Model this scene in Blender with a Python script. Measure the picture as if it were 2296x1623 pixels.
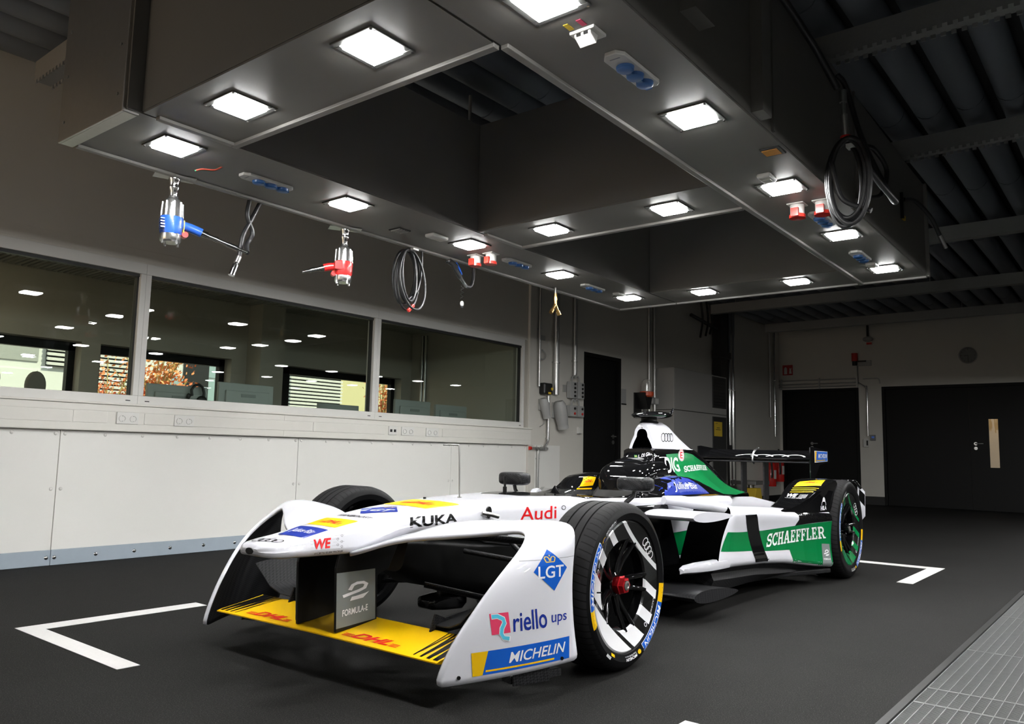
import bpy, bmesh, math, random
from math import sin, cos, pi, radians, sqrt, atan2
from mathutils import Vector, Matrix
from mathutils.bvhtree import BVHTree

for o in list(bpy.data.objects):
    bpy.data.objects.remove(o)
S = bpy.context.scene
C = S.collection
random.seed(7)

# ---------------------------------------------------------------- camera
CAM_H = 0.8069
YAW, PITCH, ROLL, FPX = 0.6821, 0.11335, 0.021354, 1778.5
fwd = Vector((-sin(YAW) * cos(PITCH), cos(YAW) * cos(PITCH), sin(PITCH)))
r0 = Vector((cos(YAW), sin(YAW), 0))
u0 = r0.cross(fwd)
rgt = cos(ROLL) * r0 + sin(ROLL) * u0
upv = -sin(ROLL) * r0 + cos(ROLL) * u0
cam = bpy.data.cameras.new('camera')
cam.sensor_width = 36.0
cam.sensor_fit = 'HORIZONTAL'
cam.lens = FPX / 2296 * 36
cam.clip_start = 0.05
cam.clip_end = 200
co = bpy.data.objects.new('camera', cam)
C.objects.link(co)
m = Matrix((rgt, upv, -fwd)).transposed().to_4x4()
m.translation = (0, 0, CAM_H)
co.matrix_world = m
S.camera = co

# ---------------------------------------------------------------- world, sun, exposure
W = bpy.data.worlds.new('daylight')
S.world = W
W.use_nodes = True
bg = W.node_tree.nodes['Background']
bg.inputs[0].default_value = (0.95, 0.93, 0.90, 1)
bg.inputs[1].default_value = 2.3
sun = bpy.data.lights.new('sun', 'SUN')
sun.energy = 10.0
sun.angle = 0.01
sun.color = (1.0, 0.84, 0.62)
so = bpy.data.objects.new('sun', sun)
C.objects.link(so)
so.location = (-12, 0, 14)
so.rotation_euler = Vector((-0.62, -0.30, -0.72)).to_track_quat('-Z', 'Y').to_euler()
LAMP = 235.0
FILL_LAMP = 380.0  # emission of the lenses in the added gantry beside the car
vs = S.view_settings
vs.view_transform = 'Standard'
vs.look = 'None'
vs.exposure = 0.0
vs.gamma = 1.0
vs.use_curve_mapping = False
S.cycles.use_denoising = True
S.cycles.max_bounces = 8
S.cycles.diffuse_bounces = 5
S.cycles.sample_clamp_indirect = 6.0

# ---------------------------------------------------------------- materials
MATS = {}
def P(name, col, rough=0.5, metal=0.0, coat=0.0, emit=None, es=0.0, noise=0.0, nscale=20.0, bump=0.0, bscale=200.0, trans=0.0, alpha=1.0, spec=0.5, rn=0.0):
    if name in MATS:
        return MATS[name]
    mt = bpy.data.materials.new(name)
    mt.use_nodes = True
    nt = mt.node_tree
    b = nt.nodes['Principled BSDF']
    c4 = (col[0], col[1], col[2], 1)
    b.inputs['Base Color'].default_value = c4
    b.inputs['Roughness'].default_value = rough
    b.inputs['Metallic'].default_value = metal
    b.inputs['Specular IOR Level'].default_value = spec
    if coat:
        b.inputs['Coat Weight'].default_value = coat
        b.inputs['Coat Roughness'].default_value = 0.04
    if trans:
        b.inputs['Transmission Weight'].default_value = trans
    if emit:
        b.inputs['Emission Color'].default_value = (*emit, 1)
        b.inputs['Emission Strength'].default_value = es
    if alpha < 1:
        b.inputs['Alpha'].default_value = alpha
    tc = nt.nodes.new('ShaderNodeTexCoord')
    if noise:
        n = nt.nodes.new('ShaderNodeTexNoise')
        n.inputs['Scale'].default_value = nscale
        n.inputs['Detail'].default_value = 6
        nt.links.new(tc.outputs['Object'], n.inputs['Vector'])
        mx = nt.nodes.new('ShaderNodeMix')
        mx.data_type = 'RGBA'
        mx.inputs[6].default_value = tuple(max(0, v * (1 - noise)) for v in col) + (1,)
        mx.inputs[7].default_value = tuple(min(1, v * (1 + noise)) for v in col) + (1,)
        nt.links.new(n.outputs['Fac'], mx.inputs[0])
        nt.links.new(mx.outputs[2], b.inputs['Base Color'])
        if rn:
            mr = nt.nodes.new('ShaderNodeMapRange')
            mr.inputs[3].default_value = rough - rn
            mr.inputs[4].default_value = rough + rn
            nt.links.new(n.outputs['Fac'], mr.inputs[0])
            nt.links.new(mr.outputs[0], b.inputs['Roughness'])
    if bump:
        n2 = nt.nodes.new('ShaderNodeTexNoise')
        n2.inputs['Scale'].default_value = bscale
        n2.inputs['Detail'].default_value = 4
        nt.links.new(tc.outputs['Object'], n2.inputs['Vector'])
        bp = nt.nodes.new('ShaderNodeBump')
        bp.inputs['Strength'].default_value = bump
        bp.inputs['Distance'].default_value = 0.004
        nt.links.new(n2.outputs['Fac'], bp.inputs['Height'])
        nt.links.new(bp.outputs[0], b.inputs['Normal'])
    MATS[name] = mt
    return mt

def nodes_of(mt):
    return mt.node_tree, mt.node_tree.nodes['Principled BSDF']

M_WALL = P('wall_paint', (0.66, 0.635, 0.58), 0.6, noise=0.03, nscale=6, bump=0.05, bscale=120)
M_PANEL = P('wall_board', (0.80, 0.79, 0.755), 0.32, noise=0.02, nscale=3, bump=0.02, bscale=15)
M_TRUNK = P('cable_duct', (0.74, 0.72, 0.67), 0.45, noise=0.02)
M_WHITEPL = P('white_plastic', (0.72, 0.71, 0.68), 0.4, noise=0.02)
M_FRAME = P('window_alu', (0.70, 0.69, 0.66), 0.4, noise=0.02)
M_GASKET = P('gasket', (0.012, 0.012, 0.012), 0.5, noise=0.1)
M_BASEB = P('grey_baseboard', (0.36, 0.42, 0.48), 0.4, noise=0.04)
M_BASEBLK = P('black_baseboard', (0.012, 0.012, 0.012), 0.5, noise=0.1)
M_BLACKDOOR = P('black_door', (0.006, 0.006, 0.006), 0.5, noise=0.1, spec=0.2)
M_STEEL = P('steel', (0.55, 0.55, 0.54), 0.3, 1.0, noise=0.05)
M_CHROME = P('chrome', (0.72, 0.72, 0.72), 0.12, 1.0, noise=0.03)
M_ZINC = P('zinc_pipe', (0.55, 0.55, 0.54), 0.32, 0.9, noise=0.08)
M_BRASS = P('brass', (0.55, 0.34, 0.12), 0.3, 1.0, noise=0.08)
M_BLACKPL = P('black_plastic', (0.014, 0.014, 0.014), 0.35, noise=0.1)
M_RUBBER = P('black_rubber', (0.016, 0.016, 0.017), 0.42, noise=0.15)
M_GREYBOX = P('grey_box', (0.42, 0.42, 0.41), 0.45, noise=0.04)
M_GANTRY = P('gantry_paint', (0.15, 0.143, 0.132), 0.5, noise=0.03, nscale=4)
M_GTRIM = P('gantry_trim', (0.26, 0.25, 0.235), 0.45, noise=0.03)
M_CAPST = P('brushed_steel_cap', (0.50, 0.485, 0.46), 0.34, 1.0, noise=0.06, nscale=40)
M_TUBE = P('ceiling_tube', (0.20, 0.22, 0.25), 0.5, noise=0.05)
M_CEIL = P('ceiling_slab', (0.06, 0.06, 0.06), 0.8, noise=0.1)
M_RAIL = P('ceiling_rail', (0.30, 0.30, 0.29), 0.5, noise=0.08, nscale=60)
M_LAMPF = P('lamp_bezel', (0.10, 0.10, 0.095), 0.35, 0.6, noise=0.05)
M_LENS = P('lamp_lens', (0.9, 0.9, 0.9), 0.4, emit=(0.975, 0.98, 0.965), es=LAMP, noise=0.01)
M_LENSS = P('lamp_lens_side', (0.9, 0.9, 0.9), 0.4, emit=(0.975, 0.98, 0.965), es=LAMP * 0.4, noise=0.01)
M_FILLS = P('fill_lens_side', (0.9, 0.9, 0.9), 0.4, emit=(0.975, 0.98, 0.965), es=FILL_LAMP * 0.4, noise=0.01)
M_FILL = P('fill_lens', (0.9, 0.9, 0.9), 0.4, emit=(0.975, 0.98, 0.965), es=FILL_LAMP, noise=0.01)  # brighter lens for the gantry added to light the car's open side
M_BLUE = P('blue_socket', (0.02, 0.10, 0.30), 0.35, noise=0.05)
M_RED = P('red_plastic', (0.62, 0.03, 0.02), 0.3, noise=0.05)
M_ORANGE = P('orange_plate', (0.75, 0.33, 0.05), 0.5, noise=0.1, nscale=80)
M_YELLOW = P('yellow_paper', (0.80, 0.55, 0.05), 0.6, noise=0.03)
M_PAINTLN = P('floor_line', (0.62, 0.61, 0.60), 0.6, noise=0.08, nscale=60, bump=0.2, bscale=400)
M_GRATE = P('grating_zinc', (0.42, 0.43, 0.43), 0.38, 0.85, noise=0.12, nscale=30)
M_PIT = P('drain_pit', (0.01, 0.01, 0.01), 0.8, noise=0.1)
M_OFFW = P('office_wall', (0.46, 0.43, 0.38), 0.7, noise=0.03)
M_OFFC = P('office_ceiling', (0.40, 0.39, 0.36), 0.7, noise=0.03)
M_MON = P('monitor_grey', (0.40, 0.43, 0.42), 0.45, noise=0.03)
M_MOND = P('monitor_dark', (0.25, 0.27, 0.27), 0.45, noise=0.03)
M_GLASS = None

def mk_glass():
    mt = bpy.data.materials.new('window_glass')
    mt.use_nodes = True
    nt = mt.node_tree
    b = nt.nodes['Principled BSDF']
    nt.nodes.remove(b)
    out = nt.nodes['Material Output']
    tr = nt.nodes.new('ShaderNodeBsdfTransparent')
    tr.inputs[0].default_value = (0.80, 0.84, 0.82, 1)
    gl = nt.nodes.new('ShaderNodeBsdfGlossy')
    gl.inputs['Roughness'].default_value = 0.0
    gl.inputs[0].default_value = (1, 1, 1, 1)
    lw = nt.nodes.new('ShaderNodeLayerWeight')
    lw.inputs[0].default_value = 0.5
    pw = nt.nodes.new('ShaderNodeMath'); pw.operation = 'POWER'; pw.inputs[1].default_value = 4.0
    ma = nt.nodes.new('ShaderNodeMath'); ma.operation = 'MULTIPLY_ADD'; ma.inputs[1].default_value = 0.8; ma.inputs[2].default_value = 0.024
    nt.links.new(lw.outputs['Facing'], pw.inputs[0])
    nt.links.new(pw.outputs[0], ma.inputs[0])
    mx = nt.nodes.new('ShaderNodeMixShader')
    nt.links.new(ma.outputs[0], mx.inputs[0])
    nt.links.new(tr.outputs[0], mx.inputs[1])
    nt.links.new(gl.outputs[0], mx.inputs[2])
    nt.links.new(mx.outputs[0], out.inputs[0])
    return mt
M_GLASS = mk_glass()

def mk_floor():
    mt = P('workshop_floor', (0.04, 0.04, 0.04), 0.8, spec=0.12)
    nt, b = nodes_of(mt)
    tc = nt.nodes.new('ShaderNodeTexCoord')
    def noise(s, d=3, rough=0.6):
        n = nt.nodes.new('ShaderNodeTexNoise')
        n.inputs['Scale'].default_value = s
        n.inputs['Detail'].default_value = d
        n.inputs['Roughness'].default_value = rough
        nt.links.new(tc.outputs['Object'], n.inputs['Vector'])
        return n
    n1, n2, n3 = noise(1.2, 4), noise(230, 2), noise(420, 1)
    r1 = nt.nodes.new('ShaderNodeValToRGB')
    r1.color_ramp.elements[0].position = 0.3
    r1.color_ramp.elements[0].color = (0.006, 0.0058, 0.0056, 1)
    r1.color_ramp.elements[1].position = 0.7
    r1.color_ramp.elements[1].color = (0.010, 0.0096, 0.0093, 1)
    nt.links.new(n1.outputs['Fac'], r1.inputs[0])
    r2 = nt.nodes.new('ShaderNodeValToRGB')
    r2.color_ramp.elements[0].position = 0.50
    r2.color_ramp.elements[0].color = (0, 0, 0, 1)
    r2.color_ramp.elements[1].position = 0.72
    r2.color_ramp.elements[1].color = (0.024, 0.023, 0.022, 1)
    nt.links.new(n2.outputs['Fac'], r2.inputs[0])
    r3 = nt.nodes.new('ShaderNodeValToRGB')
    r3.color_ramp.elements[0].position = 0.68
    r3.color_ramp.elements[0].color = (0, 0, 0, 1)
    r3.color_ramp.elements[1].position = 0.76
    r3.color_ramp.elements[1].color = (0.16, 0.155, 0.15, 1)
    nt.links.new(n3.outputs['Fac'], r3.inputs[0])
    a = nt.nodes.new('ShaderNodeMix'); a.data_type = 'RGBA'; a.blend_type = 'ADD'
    a.inputs[0].default_value = 1
    nt.links.new(r1.outputs[0], a.inputs[6]); nt.links.new(r2.outputs[0], a.inputs[7])
    a2 = nt.nodes.new('ShaderNodeMix'); a2.data_type = 'RGBA'; a2.blend_type = 'ADD'
    a2.inputs[0].default_value = 1
    nt.links.new(a.outputs[2], a2.inputs[6]); nt.links.new(r3.outputs[0], a2.inputs[7])
    nt.links.new(a2.outputs[2], b.inputs['Base Color'])
    bp = nt.nodes.new('ShaderNodeBump')
    bp.inputs['Strength'].default_value = 0.35
    bp.inputs['Distance'].default_value = 0.003
    nt.links.new(n2.outputs['Fac'], bp.inputs['Height'])
    nt.links.new(bp.outputs[0], b.inputs['Normal'])
    return mt
M_FLOOR = mk_floor()

# ---------------------------------------------------------------- mesh helpers
class MB:
    def __init__(s):
        s.v = []; s.f = []; s.m = []; s.cur = 0
    def add(s, vs, fs):
        k = len(s.v)
        s.v += [tuple(p) for p in vs]
        for f in fs:
            s.f.append(tuple(i + k for i in f)); s.m.append(s.cur)
        return s
    def mat(s, i):
        s.cur = i; return s
    def box(s, a, b):
        (x0, y0, z0), (x1, y1, z1) = a, b
        return s.add([(x0,y0,z0),(x1,y0,z0),(x1,y1,z0),(x0,y1,z0),(x0,y0,z1),(x1,y0,z1),(x1,y1,z1),(x0,y1,z1)],
                     [(3,2,1,0),(4,5,6,7),(0,1,5,4),(1,2,6,5),(2,3,7,6),(3,0,4,7)])
    def bx(s, c, d, M=None):
        h = [v / 2 for v in d]
        k = len(s.v)
        s.box((-h[0],-h[1],-h[2]), (h[0],h[1],h[2]))
        for i in range(k, len(s.v)):
            p = Vector(s.v[i])
            if M: p = M @ p
            s.v[i] = tuple(p + Vector(c))
        return s
    def cyl(s, p0, p1, r0, r1=None, n=16, caps=True):
        r1 = r0 if r1 is None else r1
        p0, p1 = Vector(p0), Vector(p1)
        d = (p1 - p0).normalized()
        a = d.orthogonal().normalized(); b = d.cross(a)
        vs = []
        for p, r in ((p0, r0), (p1, r1)):
            for i in range(n):
                t = 2 * pi * i / n
                vs.append(p + r * (cos(t) * a + sin(t) * b))
        fs = [(i, (i+1) % n, n + (i+1) % n, n + i) for i in range(n)]
        if caps:
            fs += [tuple(range(n-1, -1, -1)), tuple(range(n, 2*n))]
        return s.add(vs, fs)
    def tube(s, pts, r, n=8, caps=True, flat=1.0):
        pts = [Vector(p) for p in pts]
        rr = r if isinstance(r, (list, tuple)) else [r] * len(pts)
        vs = []; prev = None
        for i, p in enumerate(pts):
            if i == 0: d = pts[1] - p
            elif i == len(pts) - 1: d = p - pts[i-1]
            else: d = (pts[i+1] - p).normalized() + (p - pts[i-1]).normalized()
            d = d.normalized() if d.length > 1e-9 else Vector((0, 0, 1))
            if prev is None:
                a = d.orthogonal().normalized()
            else:
                a = prev - d * prev.dot(d)
                a = a.normalized() if a.length > 1e-6 else d.orthogonal().normalized()
            prev = a
            b = d.cross(a)
            for k in range(n):
                t = 2 * pi * k / n
                vs.append(p + rr[i] * (cos(t) * a + flat * sin(t) * b))
        fs = []
        for i in range(len(pts) - 1):
            for k in range(n):
                fs.append((i*n + k, i*n + (k+1) % n, (i+1)*n + (k+1) % n, (i+1)*n + k))
        if caps:
            fs += [tuple(range(n-1, -1, -1)), tuple(range((len(pts)-1)*n, len(pts)*n))]
        return s.add(vs, fs)
    def lathe(s, prof, o=(0,0,0), axis='Z', n=32, M=None):
        o = Vector(o); vs = []
        for r, h in prof:
            for k in range(n):
                t = 2 * pi * k / n
                if axis == 'Z': p = Vector((r*cos(t), r*sin(t), h))
                elif axis == 'Y': p = Vector((r*cos(t), h, -r*sin(t)))
                else: p = Vector((h, r*cos(t), r*sin(t)))
                if M: p = M @ p
                vs.append(p + o)
        fs = []
        for i in range(len(prof) - 1):
            for k in range(n):
                fs.append((i*n + k, i*n + (k+1) % n, (i+1)*n + (k+1) % n, (i+1)*n + k))
        return s.add(vs, fs)
    def prism(s, poly, a, b, M=None):
        """poly: 2D points (u,v); extruded along w from a to b; M maps (u,v,w)->xyz"""
        n = len(poly)
        vs = [(p[0], p[1], a) for p in poly] + [(p[0], p[1], b) for p in poly]
        if M: vs = [M(*p) if callable(M) else M @ Vector(p) for p in vs]
        fs = [tuple(range(n-1, -1, -1)), tuple(range(n, 2*n))]
        fs += [(i, (i+1) % n, n + (i+1) % n, n + i) for i in range(n)]
        return s.add(vs, fs)
    def loft(s, secs, caps=True, closed=True):
        n = len(secs[0]); vs = [p for sec in secs for p in sec]; fs = []
        for i in range(len(secs) - 1):
            for k in range(n if closed else n - 1):
                fs.append((i*n + k, i*n + (k+1) % n, (i+1)*n + (k+1) % n, (i+1)*n + k))
        if caps:
            fs += [tuple(range(n-1, -1, -1)), tuple(range((len(secs)-1)*n, len(secs)*n))]
        return s.add(vs, fs)
    def sphere(s, c, r, n=16, m=10):
        rx, ry, rz = (r, r, r) if not isinstance(r, (list, tuple)) else r
        vs = []; fs = []
        for i in range(m + 1):
            a = pi * i / m
            for k in range(n):
                t = 2*pi*k/n
                vs.append((c[0] + rx*sin(a)*cos(t), c[1] + ry*sin(a)*sin(t), c[2] + rz*cos(a)))
        for i in range(m):
            for k in range(n):
                fs.append((i*n+k, (i+1)*n+k, (i+1)*n+(k+1) % n, i*n+(k+1) % n))
        return s.add(vs, fs)
    def build(s, name, mat, parent=None, smooth=None, bevel=0.0, seg=2, merge=False):
        me = bpy.data.meshes.new(name)
        me.from_pydata(s.v, [], s.f)
        for mt in (mat if isinstance(mat, (list, tuple)) else [mat]):
            me.materials.append(mt)
        me.polygons.foreach_set('material_index', s.m)
        bm = bmesh.new(); bm.from_mesh(me)
        if merge: bmesh.ops.remove_doubles(bm, verts=bm.verts, dist=1e-5)
        bmesh.ops.recalc_face_normals(bm, faces=bm.faces)
        bm.to_mesh(me); bm.free()
        if smooth is not None:
            me.polygons.foreach_set('use_smooth', [True] * len(me.polygons))
            me.set_sharp_from_angle(angle=radians(smooth))
        o = bpy.data.objects.new(name, me)
        C.objects.link(o)
        if parent: o.parent = parent
        if bevel:
            b = o.modifiers.new('bevel', 'BEVEL')
            b.width = bevel; b.segments = seg; b.limit_method = 'ANGLE'; b.angle_limit = radians(40)
        return o

def tag(o, label=None, cat=None, group=None, kind=None):
    if label: o['label'] = label
    if cat: o['category'] = cat
    if group: o['group'] = group
    if kind: o['kind'] = kind
    return o
def thing(name, label, cat, loc=(0,0,0), rz=0.0, group=None):
    o = bpy.data.objects.new(name, None)
    C.objects.link(o)
    o.location = loc; o.rotation_euler = (0, 0, rz); o.empty_display_size = 0.1
    return tag(o, label, cat, group)
def struct(o, label=None, cat=None):
    o['kind'] = 'structure'
    return tag(o, label, cat)
def empty_struct(name, loc=(0,0,0), label=None, cat=None):
    o = bpy.data.objects.new(name, None); C.objects.link(o); o.location = loc
    return struct(o, label, cat)
def inst(src, parent, loc=(0,0,0), rot=(0,0,0), name=None):
    c = src.copy(); C.objects.link(c)
    if name: c.name = name
    c.parent = parent; c.location = loc; c.rotation_euler = rot
    return c
def bez(pts, n=12):
    """Catmull-Rom through pts"""
    P_ = [Vector(p) for p in pts]
    P_ = [2*P_[0] - P_[1]] + P_ + [2*P_[-1] - P_[-2]]
    out = []
    for i in range(1, len(P_) - 2):
        a, b, c, d = P_[i-1:i+3]
        for k in range(n):
            t = k / n
            out.append(0.5*((2*b) + (c-a)*t + (2*a-5*b+4*c-d)*t*t + (-a+3*b-3*c+d)*t**3))
    out.append(P_[-2])
    return out
def interp(tab, x):
    if tab[0][0] > tab[-1][0]: tab = tab[::-1]
    if x <= tab[0][0]: return tab[0][1:]
    for a, b in zip(tab, tab[1:]):
        if x <= b[0]:
            t = (x - a[0]) / (b[0] - a[0])
            return tuple(p + (q - p) * t for p, q in zip(a[1:], b[1:]))
    return tab[-1][1:]
# ================================================================= ROOM SHELL
XL, YB, ZC = -5.75, 15.5, 3.55
def grid_wall(mb, us, vs, holes, put):
    for i in range(len(us) - 1):
        for j in range(len(vs) - 1):
            cu, cv = (us[i] + us[i+1]) / 2, (vs[j] + vs[j+1]) / 2
            if any(h[0] < cu < h[1] and h[2] < cv < h[3] for h in holes): continue
            put(mb, us[i], us[i+1], vs[j], vs[j+1])
# floor with the drain pit left open
GX0, GX1, GY0, GY1 = -0.70, 0.30, -1.0, 6.06
mb = MB()
grid_wall(mb, [-9.9, GX0, GX1, 8.0], [-4.0, GY0, GY1, 18.0], [(GX0, GX1, GY0, GY1)],
          lambda m_, a, b, c, d: m_.box((a, c, -0.12), (b, d, 0)))
floor = struct(mb.build('floor', M_FLOOR), 'dark speckled workshop floor with white corner marks', 'floor')
mb = MB(); mb.box((GX0-0.05, GY0-0.05, -0.6), (GX1+0.05, GY1+0.05, -0.55))
mb.box((GX0-0.05, GY0-0.05, -0.55), (GX0, GY1+0.05, -0.121)); mb.box((GX1, GY0-0.05, -0.55), (GX1+0.05, GY1+0.05, -0.121))
mb.box((GX0, GY1, -0.55), (GX1, GY1+0.05, -0.121)); mb.box((GX0, GY0-0.05, -0.55), (GX1, GY0, -0.121))
mb.build('drain_pit', M_PIT, floor)

# left wall: window opening (office glazing) and door opening
DY0, DY1, DZ = 8.57, 9.49, 2.135
mb = MB()
grid_wall(mb, [-4.0, -0.6, 7.37, DY0, DY1, 15.9], [0, 1.08, 2.135, DZ + 0.0001, ZC + 0.2],
          [(-0.6, 7.37, 1.08, 2.135), (DY0, DY1, 0, DZ)],
          lambda m_, a, b, c, d: m_.box((XL - 0.16, a, c), (XL, b, d)))
wall_left = struct(mb.build('wall_left', M_WALL), 'long off-white workshop wall behind the car with office windows', 'wall')
# vertical edge trim where the glazed part of the wall ends
mb = MB(); mb.box((XL, 7.37, 0), (XL + 0.035, 7.50, ZC))
mb.build('wall_edge_trim', M_WALL, wall_left, bevel=0.004)
mb = MB(); mb.box((XL, -1.0, 2.15), (XL + 0.004, 7.37, 2.155)); mb.box((XL, -1.0, 2.235), (XL + 0.003, 7.37, 2.238))
mb.build('wall_joint_strip', M_WALL, wall_left)
# white boards screwed on below the windows
seams = [-1.57, 0.345, 2.258, 4.176, 6.09, 7.37]
for a, b in zip(seams, seams[1:]):
    mb = MB(); mb.box((XL, a + 0.0025, 0.10), (XL + 0.012, b - 0.0025, 0.893))
    mb.build('wall_board', M_PANEL, wall_left, bevel=0.002)
mb = MB(); mb.box((XL, 7.51, 0.10), (XL + 0.012, 8.04, 0.90)); mb.build('wall_board', M_PANEL, wall_left, bevel=0.002)
mb = MB(); mb.lathe([(0, 0.006), (0.006, 0.0055), (0.0105, 0.003), (0.012, 0)], axis='X', n=12)
scr = mb.build('screw', M_WHITEPL, wall_left, smooth=60)
first = True
def screw(src, y, z, dx=0.012):
    global first
    if first:
        src.location = (XL + dx, y, z); first = False
        return
    inst(src, wall_left, (XL + dx, y, z))
for a, b in zip(seams, seams[1:]):
    n = max(2, round((b - a) / 0.27))
    for k in range(n + 1):
        y = a + 0.03 + (b - a - 0.06) * k / n
        if 1.4 < y < 7.4: screw(scr, y, 0.868)
    for y in (a + 0.03, b - 0.03):
        if 1.4 < y < 7.4: screw(scr, y, 0.50)
# grey baseboard with steel screws
bbl = empty_struct('baseboard_left', (XL, 3.0, 0), 'blue-grey screwed skirting strip along the white wall boards', 'baseboard')
for a, b in zip(seams, seams[1:]):
    mb = MB(); mb.box((0, a - 3.0 + 0.0015, 0), (0.018, b - 3.0 - 0.0015, 0.10)); mb.build('skirting_board', M_BASEB, bbl, bevel=0.002)
mb = MB(); mb.lathe([(0, 0.007), (0.007, 0.0065), (0.0115, 0.004), (0.014, 0)], axis='X', n=12)
sc2 = mb.build('screw', M_CHROME, bbl, smooth=60)
f2 = True
for a, b in zip(seams, seams[1:]):
    n = max(2, round((b - a) / 0.295))
    for k in range(n + 1):
        y = a + 0.025 + (b - a - 0.05) * k / n
        if 1.4 < y < 7.4:
            if f2: sc2.location = (0.018, y - 3.0, 0.05); f2 = False
            else: inst(sc2, bbl, (0.018, y - 3.0, 0.05))
mb = MB(); mb.box((XL, 9.49, 0), (XL + 0.015, 15.5, 0.10)); mb.box((XL, 7.5, 0), (XL + 0.015, 8.57, 0.10))
struct(mb.build('baseboard_left_rear', M_BASEBLK), 'black skirting at the rear end of the left wall', 'baseboard')

# cable duct under the windows
dk = thing('cable_duct', 'white cable duct running along the wall under the office windows', 'cable duct', (XL, 3.0, 0.895))
mb = MB(); mb.box((0, -4.5, 0), (0.052, 4.40, 0.185)); mb.build('duct_body', M_TRUNK, dk, bevel=0.003)
for a, b in ((-4.5, -2.9), (-2.89, -0.70), (-0.69, -0.46), (-0.20, 0.03), (0.18, 1.28), (1.29, 2.12), (2.9, 4.39)):
    mb = MB(); mb.box((0.052, a + 0.002, 0.055), (0.056, b - 0.002, 0.135)); mb.build('duct_cover', M_TRUNK, dk, bevel=0.0015)
for z0, z1 in ((0.004, 0.052), (0.138, 0.183)):
    for a, b in ((-4.5, 0.99), (0.993, 4.39)):
        mb = MB(); mb.box((0.052, a, z0), (0.0545, b, z1)); mb.build('duct_rail', M_TRUNK, dk, bevel=0.001)
mb = MB(); mb.box((0.0, -4.5, 0.185), (0.066, 4.41, 0.200)); mb.build('duct_top_edge', M_TRUNK, dk, bevel=0.003)

def socket(y, w, label, kind=0):
    t = thing('wall_socket', label, 'socket', (XL + 0.056, y, 0.895 + 0.095), 0, 'sockets in the cable duct')
    mb = MB(); mb.box((0, -w/2, -0.041), (0.008, w/2, 0.041)); mb.build('cover_plate', M_WHITEPL, t, bevel=0.002)
    if kind == 0:
        for s in (-1, 1):
            c = s * w / 4
            mb = MB(); mb.lathe([(0.024, 0.008), (0.024, 0.013), (0.020, 0.013), (0.019, 0.006), (0, 0.006)], (0, c, -0.004), 'X', 24)
            i = mb.build('insert', M_WHITEPL, t, smooth=40)
            mb = MB()
            for d in (-0.009, 0.009): mb.cyl((0.0055, c + d, -0.004), (0.0075, c + d, -0.004), 0.0028, n=8)
            mb.box((0.007, c - 0.002, 0.013), (0.0125, c + 0.002, 0.0175)); mb.box((0.007, c - 0.002, -0.0255), (0.0125, c + 0.002, -0.021))
            mb.build('contact', M_BLACKPL, i)
    else:
        for s in (-1, 1):
            mb = MB(); mb.box((0.008, s*0.024 - 0.013, -0.014), (0.011, s*0.024 + 0.013, 0.012)); mb.box((0.011, s*0.024 - 0.008, -0.010), (0.0112, s*0.024 + 0.008, 0.003))
            mb.build('port', M_BLACKPL, t)
socket(2.678, 0.155, 'double white wall socket nearest the left picture edge')
socket(3.103, 0.155, 'double white wall socket, second from the left in the duct')
socket(5.215, 0.105, 'white network outlet with two black ports in the duct', 1)
socket(5.411, 0.165, 'double white wall socket just right of the network outlet')
socket(5.751, 0.175, 'rightmost double white wall socket in the cable duct')

# office glazing: three windows
def window(n, y0, y1, label):
    e = empty_struct('window_%d' % n, (XL, (y0 + y1) / 2, 1.08), label, 'window')
    h = (y1 - y0) / 2; z0, z1, Z0, Z1 = 0.078, 0.975, 0.0, 1.055
    g = 0.04 
    mb = MB()
    for a, b in (((-0.09, -h - g, Z0), (0.012, h + g, z0)), ((-0.09, -h - g, z1), (0.012, h + g, Z1)),
                 ((-0.09, -h - g, z0), (0.012, -h, z1)), ((-0.09, h, z0), (0.012, h + g, z1))):
        mb.box(a, b)
    mb.build('window_frame', M_FRAME, e, bevel=0.003)
    mb = MB()
    for a, b in (((-0.06, -h, z1 - 0.022), (-0.01, h, z1)), ((-0.06, -h, z0), (-0.02, -h + 0.007, z1)), ((-0.06, h - 0.012, z0), (-0.02, h, z1))):
        mb.box(a, b)
    mb.build('gasket', M_GASKET, e)
    mb = MB(); mb.box((-0.04, -h, z0), (-0.034, h, z1)); mb.build('pane', M_GLASS, e)
    mb = MB()
    for s in (-1, 1): mb.box((0.012, s*(h - 0.03) - 0.017, 0.036), (0.0128, s*(h - 0.03) + 0.017, 0.043))
    mb.build('drain_slot', M_GASKET, e)
window(1, 0.5, 2.722, 'office window at the left picture edge')
window(2, 2.802, 4.982, 'middle office window with two monitors and a headset behind it')
window(3, 5.062, 7.265, 'office window nearest the black door')

# back wall with two doors
D2 = (-5.70, -4.262, 2.143); D3 = (-3.865, 1.2, 2.143)
mb = MB()
grid_wall(mb, [XL - 0.16, D2[0], D2[1], D3[0], D3[1], 8.0], [0, 2.143, ZC + 0.2],
          [(D2[0], D2[1], 0, 2.143), (D3[0], D3[1], 0, 2.143)],
          lambda m_, a, b, c, d: m_.box((a, YB, c), (b, YB + 0.2, d)))
wall_back = struct(mb.build('wall_back', M_WALL), 'dim far wall with black doors and a round clock', 'wall')
mb = MB(); mb.box((D2[1], YB - 0.015, 0), (D3[0], YB, 0.15)); mb.box((D3[1], YB - 0.015, 0), (8.0, YB, 0.15))
struct(mb.build('baseboard_back', M_BASEBLK), 'black skirting on the far wall', 'baseboard')
mb = MB(); mb.box((8.0, -4, 0), (8.2, 15.7, ZC + 0.2)); struct(mb.build('wall_right', M_WALL), 'off-white workshop wall on the right', 'wall')
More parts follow.
